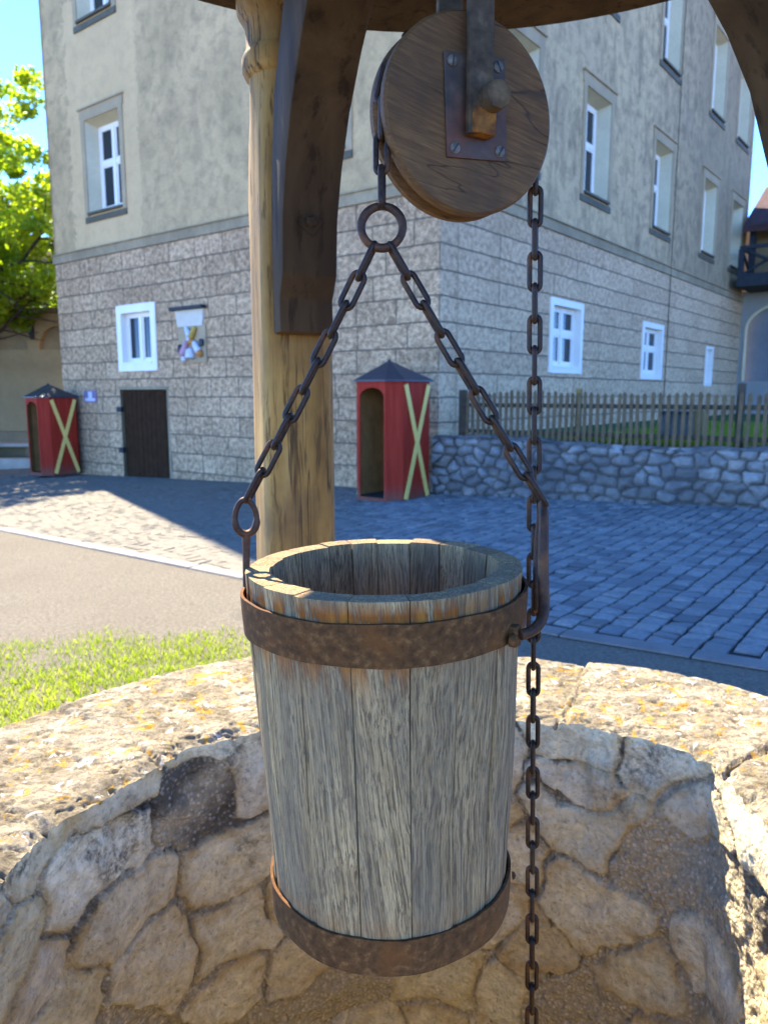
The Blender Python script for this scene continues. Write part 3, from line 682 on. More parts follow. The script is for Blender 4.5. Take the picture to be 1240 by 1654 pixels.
mk("wall_top", (Vt, grid(140, 8)), MT['field'], rw, attrs={'rnd': RNG.random(len(Vt))*.3, 'mask': np.full(len(Vt), .5)}, smooth=True, world=True)
pg = [C0[:2]+np.array([.05, -.0]), (C0+dR*RU)[:2], (C0+dR*RU-dL*14)[:2], WP(Ls, -.3)[:2], WP(.3, -.3)[:2]]
# garden sheet with gentle swell, blades in the visible part
V = [(x, y, .94) for x, y in pg]; o = mk("garden_lawn", (V, [[0,1,2,3,4]]), MT['lawn']); tag(o, kind='structure')
GV, GF, GR = [], [], []
for i in range(26000):
    a = random.random()**1.6; s_ = random.uniform(2.2, 7.5); dpt = .25+a*9; p = WP(s_, -dpt)
    if np.dot(p-C0, dL) > -.15: continue
    h = random.uniform(.05, .14)*(1 if dpt > .5 else 1.25); an = random.uniform(0, 2*pi); w = .006+.004*a*2; l = random.uniform(.1, .6)*h; b = random.uniform(0, 2*pi); k = len(GV)
    GV += [(p[0]-math.cos(an)*w, p[1]-math.sin(an)*w, .94), (p[0]+math.cos(an)*w, p[1]+math.sin(an)*w, .94), (p[0]+math.cos(b)*l, p[1]+math.sin(b)*l, .94+h)]; GF.append([k, k+1, k+2]); GR += [random.random()*.6]*3
o = mk("garden_grass", (GV, GF), MT['grass'], attrs={'rnd': GR}); tag(o, "dark green garden grass behind the picket fence", "grass", kind='stuff')
fence = thing("picket_fence", "weathered grey picket fence on top of the low stone wall", "fence", tuple(WP(.42, -.16, .95)))
def picket(s_, h, w, th, tilt):
    b0 = WP(s_, -.14, .93); ax = wd*math.cos(tilt)+UP*-math.sin(tilt); az = UP*math.cos(tilt)+wd*math.sin(tilt)
    return prism([(-w/2, 0), (w/2, 0), (w/2, h-.03), (0, h), (-w/2, h-.03)], -th/2, th/2, [ax, az, wn], b0)
s_ = .60; k = 0
while s_ < 8.2:
    mk("picket", picket(s_, random.uniform(.78, .83)+.02*math.sin(s_), .052, .022, random.uniform(-.03, .03)), MT['picket'], fence, world=True); s_ += random.uniform(.098, .112); k += 1
for z in (1.08, 1.52):
    mk("rail", box(WP(4.4, -.18, z), (7.9, .045, .07), [wd, wn, UP]), MT['postfence'], fence, world=True, bevel=.006)
for s_, w, mt, h in ((.46, .14, 'postfence', .85), (2.55, .09, 'freshpost', .86), (4.9, .10, 'postfence', .92), (7.2, .10, 'postfence', .9)):
    mk("fence_post", box(WP(s_, -.235, .93+h/2), (w, .065, h), [wd, wn, UP]), MT[mt], fence, world=True, bevel=.008)
hv = thing("wooden_box", "small wooden box standing on the grass behind the picket fence", "box", tuple(WP(3.7, -1.6, .94)))
mk("box_body", box(WP(3.7, -1.6, 1.16), (.42, .4, .44), [wd, wn, UP]), MT['greywood'], hv, world=True, bevel=.01)
mk("box_lid", box(WP(3.7, -1.6, 1.405), (.5, .47, .05), [wd, wn, UP]), MT['darkwood'], hv, world=True, bevel=.008)
mk("box_post", box(WP(4.05, -1.55, 1.2), (.14, .12, .5), [wd, wn, UP]), MT['freshpost'], hv, world=True, bevel=.008)

# ------------------------------------------------------------------ gallery building at right end
gal = thing("gallery_house", "small house with dark wooden balcony and red brown roof at the far right end", "house", tuple(PR(20.9, .9)))
def GP(v, z, out=0.0): return C0+RU*dR - v*dL - out*dR + z*UP      # v = distance to the right of the facade
GH = 6.0
def gbox(v0, v1, z0, z1, o0, o1):
    VV = [GP(v, z, o) for v in (v0, v1) for o in (o0, o1) for z in (z0, z1)]; return np.array(VV), [[0,1,3,2],[4,6,7,5],[0,4,5,1],[2,3,7,6],[0,2,6,4],[1,5,7,3]]
ar = [(1.75+1.55*math.cos(a), 4.2+.95*math.sin(a)) for a in np.linspace(0, pi, 19)]
outer = [(0, .5), (0, 5.6), (GH, 5.6), (GH, .5), (3.3, .5), (3.3, 4.2)]
V = []; F = []
def gquad(pts_, out=0):
    k = len(V)
    for a, b in pts_: V.append(GP(a, b, out))
    F.append(list(range(k, k+len(pts_))))
gquad([(0, .5), (.2, .5), (.2, 5.6), (0, 5.6)]); gquad([(3.3, .5), (GH, .5), (GH, 5.6), (3.3, 5.6)])
for (x0, y0), (x1, y1) in zip(ar[:-1], ar[1:]): gquad([(x0, y0), (x0, 5.6), (x1, 5.6), (x1, y1)])
gquad([(.2, .5), (3.3, .5), (3.3, 2.2), (.2, 2.2)])
mk("wall", (V, F), MT['beige'], gal, world=True)
mk("arch_moulding", tube([GP(a, b, .0) for a, b in [(.2, 2.2)]+[(1.75-1.55*math.cos(a), 4.2+.95*math.sin(a)) for a in np.linspace(0, pi, 19)]+[(3.3, 2.2)]], .06, 6), MT['reveal'], gal, world=True)
V = []; F = []; gquad([(.2, 2.2), (3.3, 2.2), (3.3, 5.2), (.2, 5.2)], -.35); mk("arch_panel", (V, F), MT['greygate'], gal, world=True)
mk("rear_wall", gbox(-.5, GH, .3, 8.4, -3.4, -.40), MT['beige'], gal, world=True)
V = []; F = []; gquad([(.2, 5.6), (GH, 5.6), (GH, 8.2), (.2, 8.2)], -.1); mk("gallery_wall", (V, F), MT['ochre2'], gal, world=True)
mk("balcony_floor", gbox(.25, GH, 5.55, 5.85, .0, 2.1), MT['darkwood'], gal, world=True)
bal = [gbox(.27, GH, 6.86, 6.98, 1.92, 2.05), gbox(.27, GH, 5.85, 5.99, 1.92, 2.05), gbox(.25, .41, 5.99, 6.86, 1.90, 2.06), gbox(.28, .38, 6.86, 6.97, 0, 1.92), gbox(.28, .38, 5.87, 5.97, 0, 1.92)]
for i in range(3):
    v0 = .4+i*1.6; v1 = v0+1.6
    for p, q, oo in (((v0, 6.86), (v1, 5.99), 1.99), ((v0, 5.99), (v1, 6.86), 1.96)):
        bal.append(tube([GP(p[0], p[1], oo), GP((p[0]+q[0])/2, (p[1]+q[1])/2, oo), GP(q[0], q[1], oo)], .055, 6))
    bal.append(gbox(v1-.06, v1+.06, 5.99, 6.86, 1.91, 2.05))
bal.append(tube([GP(.33, 6.86, 1.9), GP(.33, 6.4, 1.0), GP(.33, 5.95, .05)], .05, 6))
mk("balcony_railing", join(*bal), MT['darkwood'], gal, world=True)
mk("post", gbox(.32, .52, 5.85, 8.0, .75, .95), MT['darkwood'], gal, world=True); mk("post", gbox(3.0, 3.2, 5.85, 8.0, .75, .95), MT['darkwood'], gal, world=True)
V = [GP(.2, 7.75, 1.5), GP(GH, 7.75, 1.5), GP(GH, 9.75, -1.6), GP(.2, 9.75, -1.6)]; V += [v_-UP*.22 for v_ in V]
mk("roof", (V, [[0,1,2,3],[7,6,5,4],[0,4,5,1],[0,3,7,4],[1,5,6,2],[2,6,7,3]]), MT['tile2'], gal, world=True)

# ------------------------------------------------------------------ arcaded wall and roof far left
aw = thing("arcaded_wall", "ochre courtyard wall with blind arches under the leafy tree", "wall", (-16, 27, -.5))
A0 = np.array([-30, 27.6, 0]); ad = np.array([1., -.03, 0]); an_ = np.array([-.03, -1, 0])
def AP(s_, z, o=0): return A0+s_*ad+z*UP+o*an_
V, F = [], []
def aq(pts_, o=0):
    k = len(V); 
    for a, b in pts_: V.append(AP(a, b, o))
    F.append(list(range(k, k+len(pts_))))
AL = 25; aq([(0, -1.6), (AL, -1.6), (AL, 3.25), (0, 3.25)])
arch_c = [1.9+1.86*i for i in range(12)]; rr = .74; prev = 0.0; soff = 0
arcs = []
for c_ in arch_c:
    aq([(prev, 3.25), (c_-rr, 3.25), (c_-rr, 4.5), (prev, 4.5)]); prev = c_+rr
    pts_ = [(c_-rr*math.cos(a), 3.25+.82*math.sin(a)) for a in np.linspace(0, pi, 15)]
    for (x0, y0), (x1, y1) in zip(pts_[:-1], pts_[1:]): aq([(x0, y0), (x1, y1), (x1, 4.5), (x0, 4.5)])
    for (x0, y0), (x1, y1) in zip(pts_[:-1], pts_[1:]):
        k = len(V); V += [AP(x0, y0), AP(x1, y1), AP(x1, y1, -.25), AP(x0, y0, -.25)]; F.append([k, k+1, k+2, k+3])
aq([(prev, 3.25), (AL, 3.25), (AL, 4.5), (prev, 4.5)])
mk("wall", (V, F), MT['ochre'], aw, world=True)
V, F = [], []; aq([(0, 3.2), (AL, 3.2), (AL, 4.5), (0, 4.5)], -.24); mk("arch_recess", (V, F), MT['ochre2'], aw, world=True)
mk("coping", box(AP(AL/2, 4.57, .03), (AL, .55, .14), [ad, an_, UP]), MT['sill'], aw, world=True)
for i in (5, 6, 7, 8): 
    c_ = arch_c[i]+.93
    mk("bracket", prism([(0, 4.5), (.22, 4.5), (.16, 3.9), (0, 3.6)], -.08, .08, [an_, UP, ad], AP(c_, 0)), MT['darkwood'], aw, world=True)
mk("plinth", box(AP(AL/2, -.15, .25), (AL, .5, 1.1), [ad, an_, UP]), MT['ochre2'], aw, world=True)
lb = thing("stone_bench", "long stone bench at the foot of the ochre arcaded wall", "bench", tuple(AP(AL/2, -.75, 1.1)))
mk("seat", box(AP(AL/2, .0, 1.0), (AL-.6, .9, .12), [ad, an_, UP]), MT['ledge'], lb, world=True, bevel=.02)
mk("support", join(*[box(AP(q, -.45, .95), (.3, .7, .8), [ad, an_, UP]) for q in np.arange(1.2, AL-1, 2.4)]), MT['ochre2'], lb, world=True)
kb = mk("stone_step", box(AP(AL/2-1.6, -.52, 2.6), (AL-4, .45, .35), [ad, an_, UP]), MT['ledge'], bevel=.02); tag(kb, "pale sunlit stone step in front of the long bench at far left", "step")
rf = thing("far_house", "house with dark red roof seen behind the leafy tree", "house", (-20, 34, 0))
V = [(-32, 30.5, 4.9), (-13.0, 29.8, 4.9), (-13.6, 33.4, 8.3), (-32, 34, 8.3), (-32, 37.5, 4.9), (-13.0, 37, 4.9)]
mk("roof", (V, [[0,1,2,3],[3,2,5,4],[1,5,2]]), MT['tile2'], rf, world=True)
mk("wall", box((-22.6, 33.8, 2.0), (18.4, 6.2, 6.0)), MT['ochre'], rf, world=True)

# ------------------------------------------------------------------ trees
def tree(name, label, base, H, cen, rad, nleaf, seed, leafsize=.13, group=None):
    rs = np.random.default_rng(seed); t = thing(name, label, "tree", base, group=group)
    base = np.array(base, dtype=float); cen = np.array(cen, dtype=float); gs = []
    trunk_top = base+np.array([.3, .1, H*.46])
    P_ = [base+(trunk_top-base)*q+np.array([.12*math.sin(q*5), .1*math.cos(q*4)-.1, 0]) for q in np.linspace(0, 1, 9)]
    gs.append(tube(P_, np.linspace(.34, .2, 9), 12)); tips = []
    for i in range(15):
        a = 2*pi*i/15+rs.uniform(-.3, .3); el = rs.uniform(-.05, 1.15); L = rad*rs.uniform(.6, .95)
        st_ = P_[rs.integers(5, 9)]; d_ = np.array([math.cos(a)*math.cos(el), math.sin(a)*math.cos(el), math.sin(el)])
        br = [st_+d_*L*q+np.array([0, 0, .5*q*q])+rs.normal(0, .12, 3)*q for q in np.linspace(0, 1, 7)]; gs.append(tube(br, np.linspace(.11, .02, 7), 7))
        tips += br[2:]
        for j in range(5):
            s0 = br[rs.integers(2, 6)]; d2 = d_+rs.normal(0, .55, 3); d2 /= np.linalg.norm(d2); sub = [s0+d2*L*.45*q+rs.normal(0, .06, 3)*q for q in np.linspace(0, 1, 5)]; gs.append(tube(sub, np.linspace(.04, .01, 5), 5)); tips += sub[1:]
    mk("trunk", join(*gs), MT['bark'], t, world=True, smooth=True)
    # leaf clumps
    tips = np.array(tips); nc = 420
    cc = tips[rs.integers(0, len(tips), nc)]+rs.normal(0, rad*.12, (nc, 3))
    q = rs.normal(0, 1, (230, 3)); q /= np.linalg.norm(q, axis=1)[:, None]; cc = np.concatenate([cc, cen+q*np.array([rad, rad, rad*.9])*(rs.uniform(.45, 1.02, (230, 1)))])
    cr = rs.uniform(.25, .62, len(cc)); tone = rs.uniform(0, 1, len(cc))
    idx = rs.integers(0, len(cc), nleaf); dirs = rs.normal(0, 1, (nleaf, 3)); dirs /= np.linalg.norm(dirs, axis=1)[:, None]
    pos = cc[idx]+dirs*(cr[idx]*rs.uniform(.2, 1, nleaf)**.6)[:, None]*np.array([1.15, 1.15, .75])
    ok = pos[:, 2] > 4.5+.5*np.sin(pos[:, 0]*2.1)+.3*np.sin(pos[:, 1]*3); pos = pos[ok]; idx = idx[ok]; nleaf = len(pos)
    nn = rs.normal(0, 1, (nleaf, 3))+np.array([0, 0, .8]); nn /= np.linalg.norm(nn, axis=1)[:, None]
    uu = np.cross(nn, rs.normal(0, 1, (nleaf, 3))); uu /= np.linalg.norm(uu, axis=1)[:, None]; ww = np.cross(nn, uu)
    sz = rs.uniform(.7, 1.35, nleaf)[:, None]*leafsize
    V = np.stack([pos-uu*sz*.5, pos+ww*sz*.32, pos+uu*sz*.55, pos-ww*sz*.32], 1).reshape(-1, 3)
    F = np.arange(nleaf*4).reshape(-1, 4).tolist()
    rn = np.repeat(np.clip(tone[idx]*.7+rs.uniform(0, .3, nleaf), 0, 1), 4)
    mk("crown", (V, F), MT['leaf'], t, attrs={'rnd': rn}, world=True)
tree("broadleaf_tree", "sunlit yellow green leafy tree over the ochre wall at far left", (-14.2, 25.0, gz(-14.2, 25)), 12, (-14.0, 25.0, 8.3), 5.0, 62000, 5, .19)

# ------------------------------------------------------------------ stone well
well = thing("stone_well", "round rubble stone well with thick sunlit rim below the hanging bucket", "well", (WC[0], WC[1], 0))
nt, nr = 1200, 110
th = np.linspace(0, 2*pi, nt, endpoint=False)
def flat_side(r_, t): return np.where(np.abs(((t+pi) % (2*pi))-pi) < 1.1, np.minimum(r_, .622/np.cos(np.clip(((t+pi) % (2*pi))-pi, -1.1, 1.1))), r_)
def rim_inner(t): 
    P = np.stack([np.cos(t)*3, np.sin(t)*3, t*0], 1); return flat_side(RIN+fbm(P, 1.2, 5, 41)*.085, t)+fbm(P, 2.6, 3, 44)*.02
def rim_outer(t):
    P = np.stack([np.cos(t)*3, np.sin(t)*3, t*0+5], 1); return ROUT+fbm(P, .9, 4, 51)*.085
ri, ro = rim_inner(th), rim_outer(th)
joints = np.array([5, 37, 66, 84, 112, 141, 163, 190, 222, 260, 300, 332])*pi/180
bid = np.searchsorted(joints, th) % len(joints); bz = np.array([random.uniform(-.012, .012) for _ in joints])[bid]
jw = 6.0*vnoise(np.stack([th*0, th*0, th*0], 1), 1)
qs = np.concatenate([np.linspace(0, .12, 26)**1.0, np.linspace(.125, .9, 70), np.linspace(.91, 1, 14)])
T, Q = np.meshgrid(th, qs, indexing='ij'); RR = ri[:, None]+(ro-ri)[:, None]*Q
X = RR*np.cos(T); Y = RR*np.sin(T); P = np.stack([X.ravel(), Y.ravel(), np.zeros(X.size)], 1)
wig = (fbm(P, 5, 3, 77)*.10).reshape(X.shape)
jd = np.full(X.shape, 9.0)
for j in joints: jd = np.minimum(jd, np.abs(((T+wig-j+pi) % (2*pi))-pi)*RR)
h = (fbm(P, 3, 6, 61)*.026+fbm(P, 20, 5, 62)*.009-.006*(1-sstep(0, .05, np.abs(fbm(P*np.array([1., 2, 1]), 11, 4, 69))))).reshape(X.shape)
ridg = np.abs(fbm(P*np.array([1, 2.2, 1]), 7, 4, 66)).reshape(X.shape)
h = h-.010*(1-sstep(0, .035, ridg))*0.6
edge_in = 1-sstep(0, .09, Q); edge_out = sstep(.86, 1.0, Q)
Z = RIM+h+bz[:, None]-.014*edge_in**2-.06*edge_out**2-.009*(1-sstep(.002, .009, jd))
Vr = np.stack([X.ravel(), Y.ravel(), Z.ravel()], 1)
ej = np.clip(sstep(.002, .016, jd)*.7+.3+sstep(0, .03, ridg)*.6-.3, 0, 1).ravel()
mk("rim", (Vr, grid(nt, len(qs), True)), MT['rim'], well, attrs={'edge': ej}, smooth=True, angle=180)
# inner wall
nz = 230; DEP = 2.4
vq = np.concatenate([np.linspace(0, .46, 190), np.linspace(.465, 1, 40)]); nz = len(vq)
T, VQ = np.meshgrid(th, vq, indexing='ij'); zin = Z[:, 0]
ZZ = zin[:, None]-VQ*DEP; s_ = T*RIN
P = np.stack([(np.cos(T)*RIN).ravel(), (np.sin(T)*RIN).ravel(), ZZ.ravel()], 1)
wx = (fbm(P, 4, 4, 81)*.16).ravel(); wz = (fbm(P, 4, 4, 83)*.13).ravel()
cwid = 2*pi*RIN/22
dd, ids = stones(s_.ravel()+wx, ZZ.ravel()+wz, cwid, .165, 91, .44, 22, 2.8)
ids2 = (ids*7.31) % 1.0; thr = -.005+.022*ids2+fbm(P, 11, 4, 191)*.045+fbm(P, 38, 3, 193)*.03
allm = ids2 > .82
mask = sstep(thr, thr+.009, dd)*np.where(allm, .0, 1.0)
fl = fbm(P, 6, 5, 95); fine = fbm(P, 34, 4, 97)
pro = mask*(.003+.013*((ids*3.7) % 1))+fl*.07+fine*np.where(mask > .5, .010, .024)
crack = np.clip(dd/.012, 0, 1)
pro -= .012*(1-crack)*(ids2 < .5)
blend = sstep(0, .035, VQ).ravel()
rad = np.broadcast_to(ri[:, None], T.shape).ravel()*(1-sstep(0, .25, VQ).ravel())+(flat_side(T.ravel()*0+RIN*1.005, T.ravel())*sstep(0, .25, VQ).ravel())
rad = rad+(.012-pro)*blend
Vi = np.stack([rad*np.cos(T).ravel(), rad*np.sin(T).ravel(), ZZ.ravel()], 1)
edg = np.clip(crack*.6+.4*sstep(.0, .012, np.abs(dd-thr)), 0, 1)
edg = np.maximum(edg, 1.0*(ids2 > .5)*.6)
F = [q[::-1] for q in grid(nt, nz, True)]
mk("shaft_wall", (Vi, F), MT['well'], well, attrs={'rnd': ids, 'mask': mask, 'edge': edg, 'dist': np.clip(dd-thr, 0, 1)}, smooth=True, angle=180)
# outer wall
no, mz = 400, 50
th2 = np.linspace(0, 2*pi, no, endpoint=False); T, Q2 = np.meshgrid(th2, np.linspace(0, 1, mz), indexing='ij')
zo = np.interp(th2, np.append(th, 2*pi), np.append(Z[:, -1], Z[0, -1])); ro2 = np.interp(th2, np.append(th, 2*pi), np.append(ro, ro[0]))
ZZ = zo[:, None]-Q2*(zo[:, None]+.25); P = np.stack([(np.cos(T)*ROUT).ravel(), (np.sin(T)*ROUT).ravel(), ZZ.ravel()], 1)
wx = fbm(P, 4, 3, 31)*.1; n_o = 34; dd, ids = stones((T*ROUT).ravel()+wx, ZZ.ravel()+wx, 2*pi*ROUT/n_o, .17, 33, .42, wrap=n_o)
mask2 = sstep(.01, .04, dd); rad = np.broadcast_to(ro2[:, None], T.shape).ravel()+(mask2*.03+fbm(P, 9, 4, 35)*.03-.02)*sstep(0, .06, Q2).ravel()
mk("outer_wall", (np.stack([rad*np.cos(T).ravel(), rad*np.sin(T).ravel(), ZZ.ravel()], 1), grid(no, mz, True)), MT['well'], well, attrs={'rnd': ids, 'mask': mask2, 'edge': np.ones(len(ids)), 'dist': np.ones(len(ids))}, smooth=True, angle=180)
mk("shaft_floor", lathe([(.001, -1.48), (1.0, -1.48)], 32)[0:2], MT['joint'], well)

# ------------------------------------------------------------------ well roof frame: ring plate, posts, braces, cross beams, roof
fr = thing("well_roof_frame", "timber roof frame standing on the well rim with turned post and curved braces", "well roof", (WC[0], WC[1], RIM))
FO = np.array([WC[0], WC[1], RIM]); RP = 0.985
angs = [111.4, 24.0, -38.0, 204.0]
def post_geo(a, loc):
    ca, sa = math.cos(a), math.sin(a); ax = [np.array([-sa, ca, 0]), np.array([ca, sa, 0]), UP]
    base = np.array([ca*RP, sa*RP, 0])
    # square, chamfered below -> round turned above
    n = 32; hs = .092; rows = []
    prof = [(-.05, 0, 1.0), (.2, 0, 1.0), (.5, 0, .98), (.8, 0, .97), (1.1, 0, .955), (1.3, 0, .95), (1.42, .25, .96), (1.5, .75, .97), (1.54, 1, .97),
            (1.555, 1, .985), (1.56, 1, 1.07), (1.575, 1, 1.15), (1.60, 1, 1.16), (1.615, 1, 1.08), (1.62, 1, 1.03), (1.65, 1, 1.03), (1.672, 1, 1.05), (1.685, 1, 1.12), (1.70, 1, 1.23), (1.712, 1, 1.25), (1.718, 1, 1.27), (1.728, 1, 1.27)]
    V = []
    for z, rd, sc in prof:
        for k in range(n):
            t_ = 2*pi*(k+.5)/n; c_, s2 = math.cos(t_), math.sin(t_)
            q = hs/max(abs(c_), abs(s2)); q = min(q, hs*1.27); r_ = (q*(1-rd)+hs*rd)*sc
            r_ *= 1+.012*math.sin(3*t_+z*4)
            V.append(base+ax[0]*c_*r_+ax[1]*s2*r_+UP*z)
    F = []
    for i in range(len(prof)-1):
        for k in range(n): F.append([i*n+k, i*n+(k+1) % n, (i+1)*n+(k+1) % n, (i+1)*n+k])
    F.append(list(range(n))[::-1]); F.append(list(range((len(prof)-1)*n, len(prof)*n)))
    return np.array(V), F
innerC = [(.83, .945), (.835, 1.02), (.80, 1.075), (.80, 1.09), (.79, 1.2), (.755, 1.3), (.70, 1.4), (.625, 1.49), (.54, 1.57), (.44, 1.63), (.32, 1.675), (.2, 1.70)]
outerC = [(.2, 1.80), (.45, 1.79), (.62, 1.72), (.75, 1.62), (.85, 1.47), (.89, 1.3), (.90, 1.15), (.90, .945)]
inner2 = [(.655, .965), (.66, 1.03), (.645, 1.08), (.64, 1.10), (.632, 1.18), (.598, 1.25), (.572, 1.305), (.512, 1.383), (.467, 1.426), (.39, 1.495), (.29, 1.56), (.2, 1.60)]
outer2 = [(.2, 1.74), (.4, 1.725), (.6, 1.66), (.75, 1.52), (.85, 1.33), (.89, 1.15), (.90, .965)]
for i, a in enumerate(angs):
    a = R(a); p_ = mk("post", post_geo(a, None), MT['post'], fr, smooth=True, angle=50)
    ca, sa = math.cos(a), math.sin(a)
    b_ = mk("brace", prism(innerC+outerC if i != 1 else inner2+outer2, -.067, .067, [np.array([ca, sa, 0]), UP, np.array([-sa, ca, 0])]), MT['brace'], fr, bevel=.008, smooth=True, angle=30)
    bp = np.array([ca*.795, sa*.795, 1.19])
    ax = [np.array([-sa, ca, 0])*.8+UP*.6, np.array([-sa, ca, 0])*-.6+UP*.8, np.array([-ca, -sa, 0])]
    mk("bolt", join(prism([(-.022, -.022), (.022, -.022), (.022, .022), (-.022, .022)], -.02, .008, ax, bp), lathe([(.013, .006), (.013, .02), (.009, .026)], 6, ax, bp)), MT['brace'], b_)
def clipr(r_, t_): return min(r_, .885/max(.2, math.cos(t_-R(160))))  # cuts plate and unseen roof straight at left, shaping their shadow on the bucket
def polar_lathe(prof, n, closed):
    V = [(clipr(r_, 2*pi*k/n)*math.cos(2*pi*k/n), clipr(r_, 2*pi*k/n)*math.sin(2*pi*k/n), z) for r_, z in prof for k in range(n)]
    m_ = len(prof); F = [[i*n+k, i*n+(k+1) % n, ((i+1) % m_)*n+(k+1) % n, ((i+1) % m_)*n+k] for i in range(m_ if closed else m_-1) for k in range(n)]
    if not closed: F += [list(range(n))[::-1], list(range((m_-1)*n, m_*n))]
    return np.array(V), F
mk("ring_plate", polar_lathe([(.78, 1.728), (1.05, 1.728), (1.05, 1.90), (.78, 1.90)], 120, True), MT['brace'], fr, smooth=True, angle=30)
for i, a in enumerate(angs[:2]):
    a = R(a+ (0.45 if i == 0 else .5)); d_ = np.array([math.cos(a), math.sin(a), 0]); n_ = np.array([-d_[1], d_[0], 0])
    mk("cross_beam", box((0, 0, 1.815 if i == 0 else 1.825), (1.70, .13, .15 if i == 0 else .165), [d_, n_, UP]), MT['brace'], fr, bevel=.008)
mk("shingle_roof", polar_lathe([(1.04, 1.903), (1.06, 1.93), (.04, 2.9), (.001, 2.9)], 120, False), MT['tile2'], fr)

# ------------------------------------------------------------------ pulley
PC = np.array([.12, 1.10, 2.077]); pa = R(24); pe = np.array([math.cos(pa), math.sin(pa), 0]); pn = np.array([math.sin(pa), -math.cos(pa), 0]); PRAD = .1306
pul = thing("pulley", "old round wooden pulley wheel hanging on an iron strap above the bucket", "pulley", tuple(PC-pn*.025), pa)
# local frame: x = along the wheel plane, -y = front
LX, LY, LZ = np.array([1., 0, 0]), np.array([0, -1., 0]), UP
wp = [(.001, .025), (PRAD-.004, .025), (PRAD, .021), (PRAD, .010), (PRAD-.003, .007), (PRAD-.028, .0), (PRAD-.003, -.011), (PRAD, -.014), (PRAD, -.024), (PRAD-.004, -.028), (.001, -.028)]
mk("wheel", lathe(wp, 96, [LX, LZ, LY]), MT['pulley'], pul, smooth=True, angle=30)
# tilted iron plate with four slotted screws
tl = R(0); pc = np.array([.004, -.025, .008])
def plate_pt(a, b, o=0): 
    q = R(3); return pc+np.array([a*math.cos(q)-b*math.sin(q), -o, a*math.sin(q)+b*math.cos(q)])
pw, ph = .0475, .066
mk("iron_plate", prism([(-pw, -ph), (pw, -ph), (pw, ph), (-pw, ph)], 0, .004, [plate_pt(1, 0)-pc, plate_pt(0, 1)-pc, LY], pc), MT['plate'], pul, bevel=.0012)
for sx, sz_, ra_ in ((-1, 1, 85), (1, 1, 120), (-1, -1, 55), (1, -1, 60)):
    c_ = plate_pt(sx*(pw-.012), sz_*(ph-.012), .004); q = R(ra_)
    sx_ = mk("screw", lathe([(.0078, 0), (.0074, .0022), (.005, .0034), (.001, .0038)], 18, [LX, LZ, LY], c_), MT['screw'], pul, smooth=True)
    mk("slot", box(c_+LY*.0034, (.0135, .0016, .0016), [np.array([math.cos(q), 0, math.sin(q)]), np.array([-math.sin(q), 0, math.cos(q)]), LY]), MT['iron'], sx_)
st0 = np.array([.003, -.025, .014])
mk("strap", prism([(-.021, -.046), (.017, -.043), (.008, .9), (-.033, .9)], .014, .023, [LX, LZ, LY], st0), MT['strap'], pul, bevel=.0015)
mk("strap", prism([(-.0195, -.04), (.0195, -.04), (.0195, .9), (-.0195, .9)], -.078, -.069, [LX, LZ, LY], st0), MT['strap'], pul, bevel=.0015)
mk("rusty_washer", prism([(-.017, -.044), (.020, -.047), (.021, -.012), (-.015, -.012)], .004, .026, [LX, LZ, LY], st0), MT['rusty'], pul, bevel=.003)
nt_ = [(.0195*(1+.05*math.sin(k*2.1))*math.cos(2*pi*k/9), .0195*math.sin(2*pi*k/9)) for k in range(9)]
mk("axle_nut", prism(nt_, .02, .046, [LX, LZ, LY], st0+np.array([.012, 0, .0])), MT['strap'], pul, bevel=.004, smooth=True)
mk("axle", lathe([(.009, -.085), (.009, .03)], 12, [LX, LZ, LY], st0), MT['strap'], pul)

# ------------------------------------------------------------------ chains
WR = .0040; PITCH_C = .0461
def link_mesh(pitch, wr, halfw, n=9):
    a = pitch/2+wr-halfw; pts_ = []
    for k in range(9): t_ = pi*k/8; pts_.append((halfw*math.cos(t_), 0, a+halfw*math.sin(t_)))
    for k in range(9): t_ = pi+pi*k/8; pts_.append((halfw*math.cos(t_), 0, -a+halfw*math.sin(t_)))
    g_ = tube(pts_, wr, n, True, ref=(0, 1, 0))
    me = bpy.data.meshes.new("link"); me.from_pydata(g_[0].tolist(), [], [list(map(int, q)) for q in g_[1]]); me.polygons.foreach_set('use_smooth', np.ones(len(me.polygons), dtype=bool)); me.materials.append(MT['chain'])
    return me
LM = link_mesh(PITCH_C, WR, .0079)
PITCH_B = .0434; LMB = link_mesh(PITCH_B, .0039, .0086)
def lay_chain(path, parent, me, pitch, flat_first, ref=(0, -1, 0), wob=.12, norm_fn=None):
    P_ = np.array(path); seg = np.linalg.norm(np.diff(P_, axis=0), axis=1); cum = np.concatenate([[0], np.cumsum(seg)]); n = int(round(cum[-1]/pitch)); stp = cum[-1]/n
    at = lambda s_: np.array([np.interp(s_, cum, P_[:, i]) for i in range(3)])
    proto = bpy.data.objects.new("link", me)
    for i in range(n):
        p0, p1 = at(i*stp), at((i+1)*stp); mid = (p0+p1)/2; z = (p1-p0)/np.linalg.norm(p1-p0)
        rf_ = np.array(ref, dtype=float) if norm_fn is None else np.array(norm_fn(mid)); y = rf_-np.dot(rf_, z)*z; y /= np.linalg.norm(y); x = np.cross(y, z)
        an = (0 if (i % 2 == 0) == flat_first else pi/2)+random.uniform(-wob, wob)
        x2 = x*math.cos(an)+y*math.sin(an); y2 = -x*math.sin(an)+y*math.cos(an)
        o_ = proto.copy(); COL.objects.link(o_); o_.parent = parent
        o_.matrix_local = Matrix(((x2[0], y2[0], z[0], mid[0]-parent.location[0]), (x2[1], y2[1], z[1], mid[1]-parent.location[1]), (x2[2], y2[2], z[2], mid[2]-parent.location[2]), (0, 0, 0, 1)))
    bpy.data.objects.remove(proto)
RINGC = np.array([-.0027, 1.05, 1.9195]); RINGR = .0275
RG = .1235; GC = PC-pn*.0255
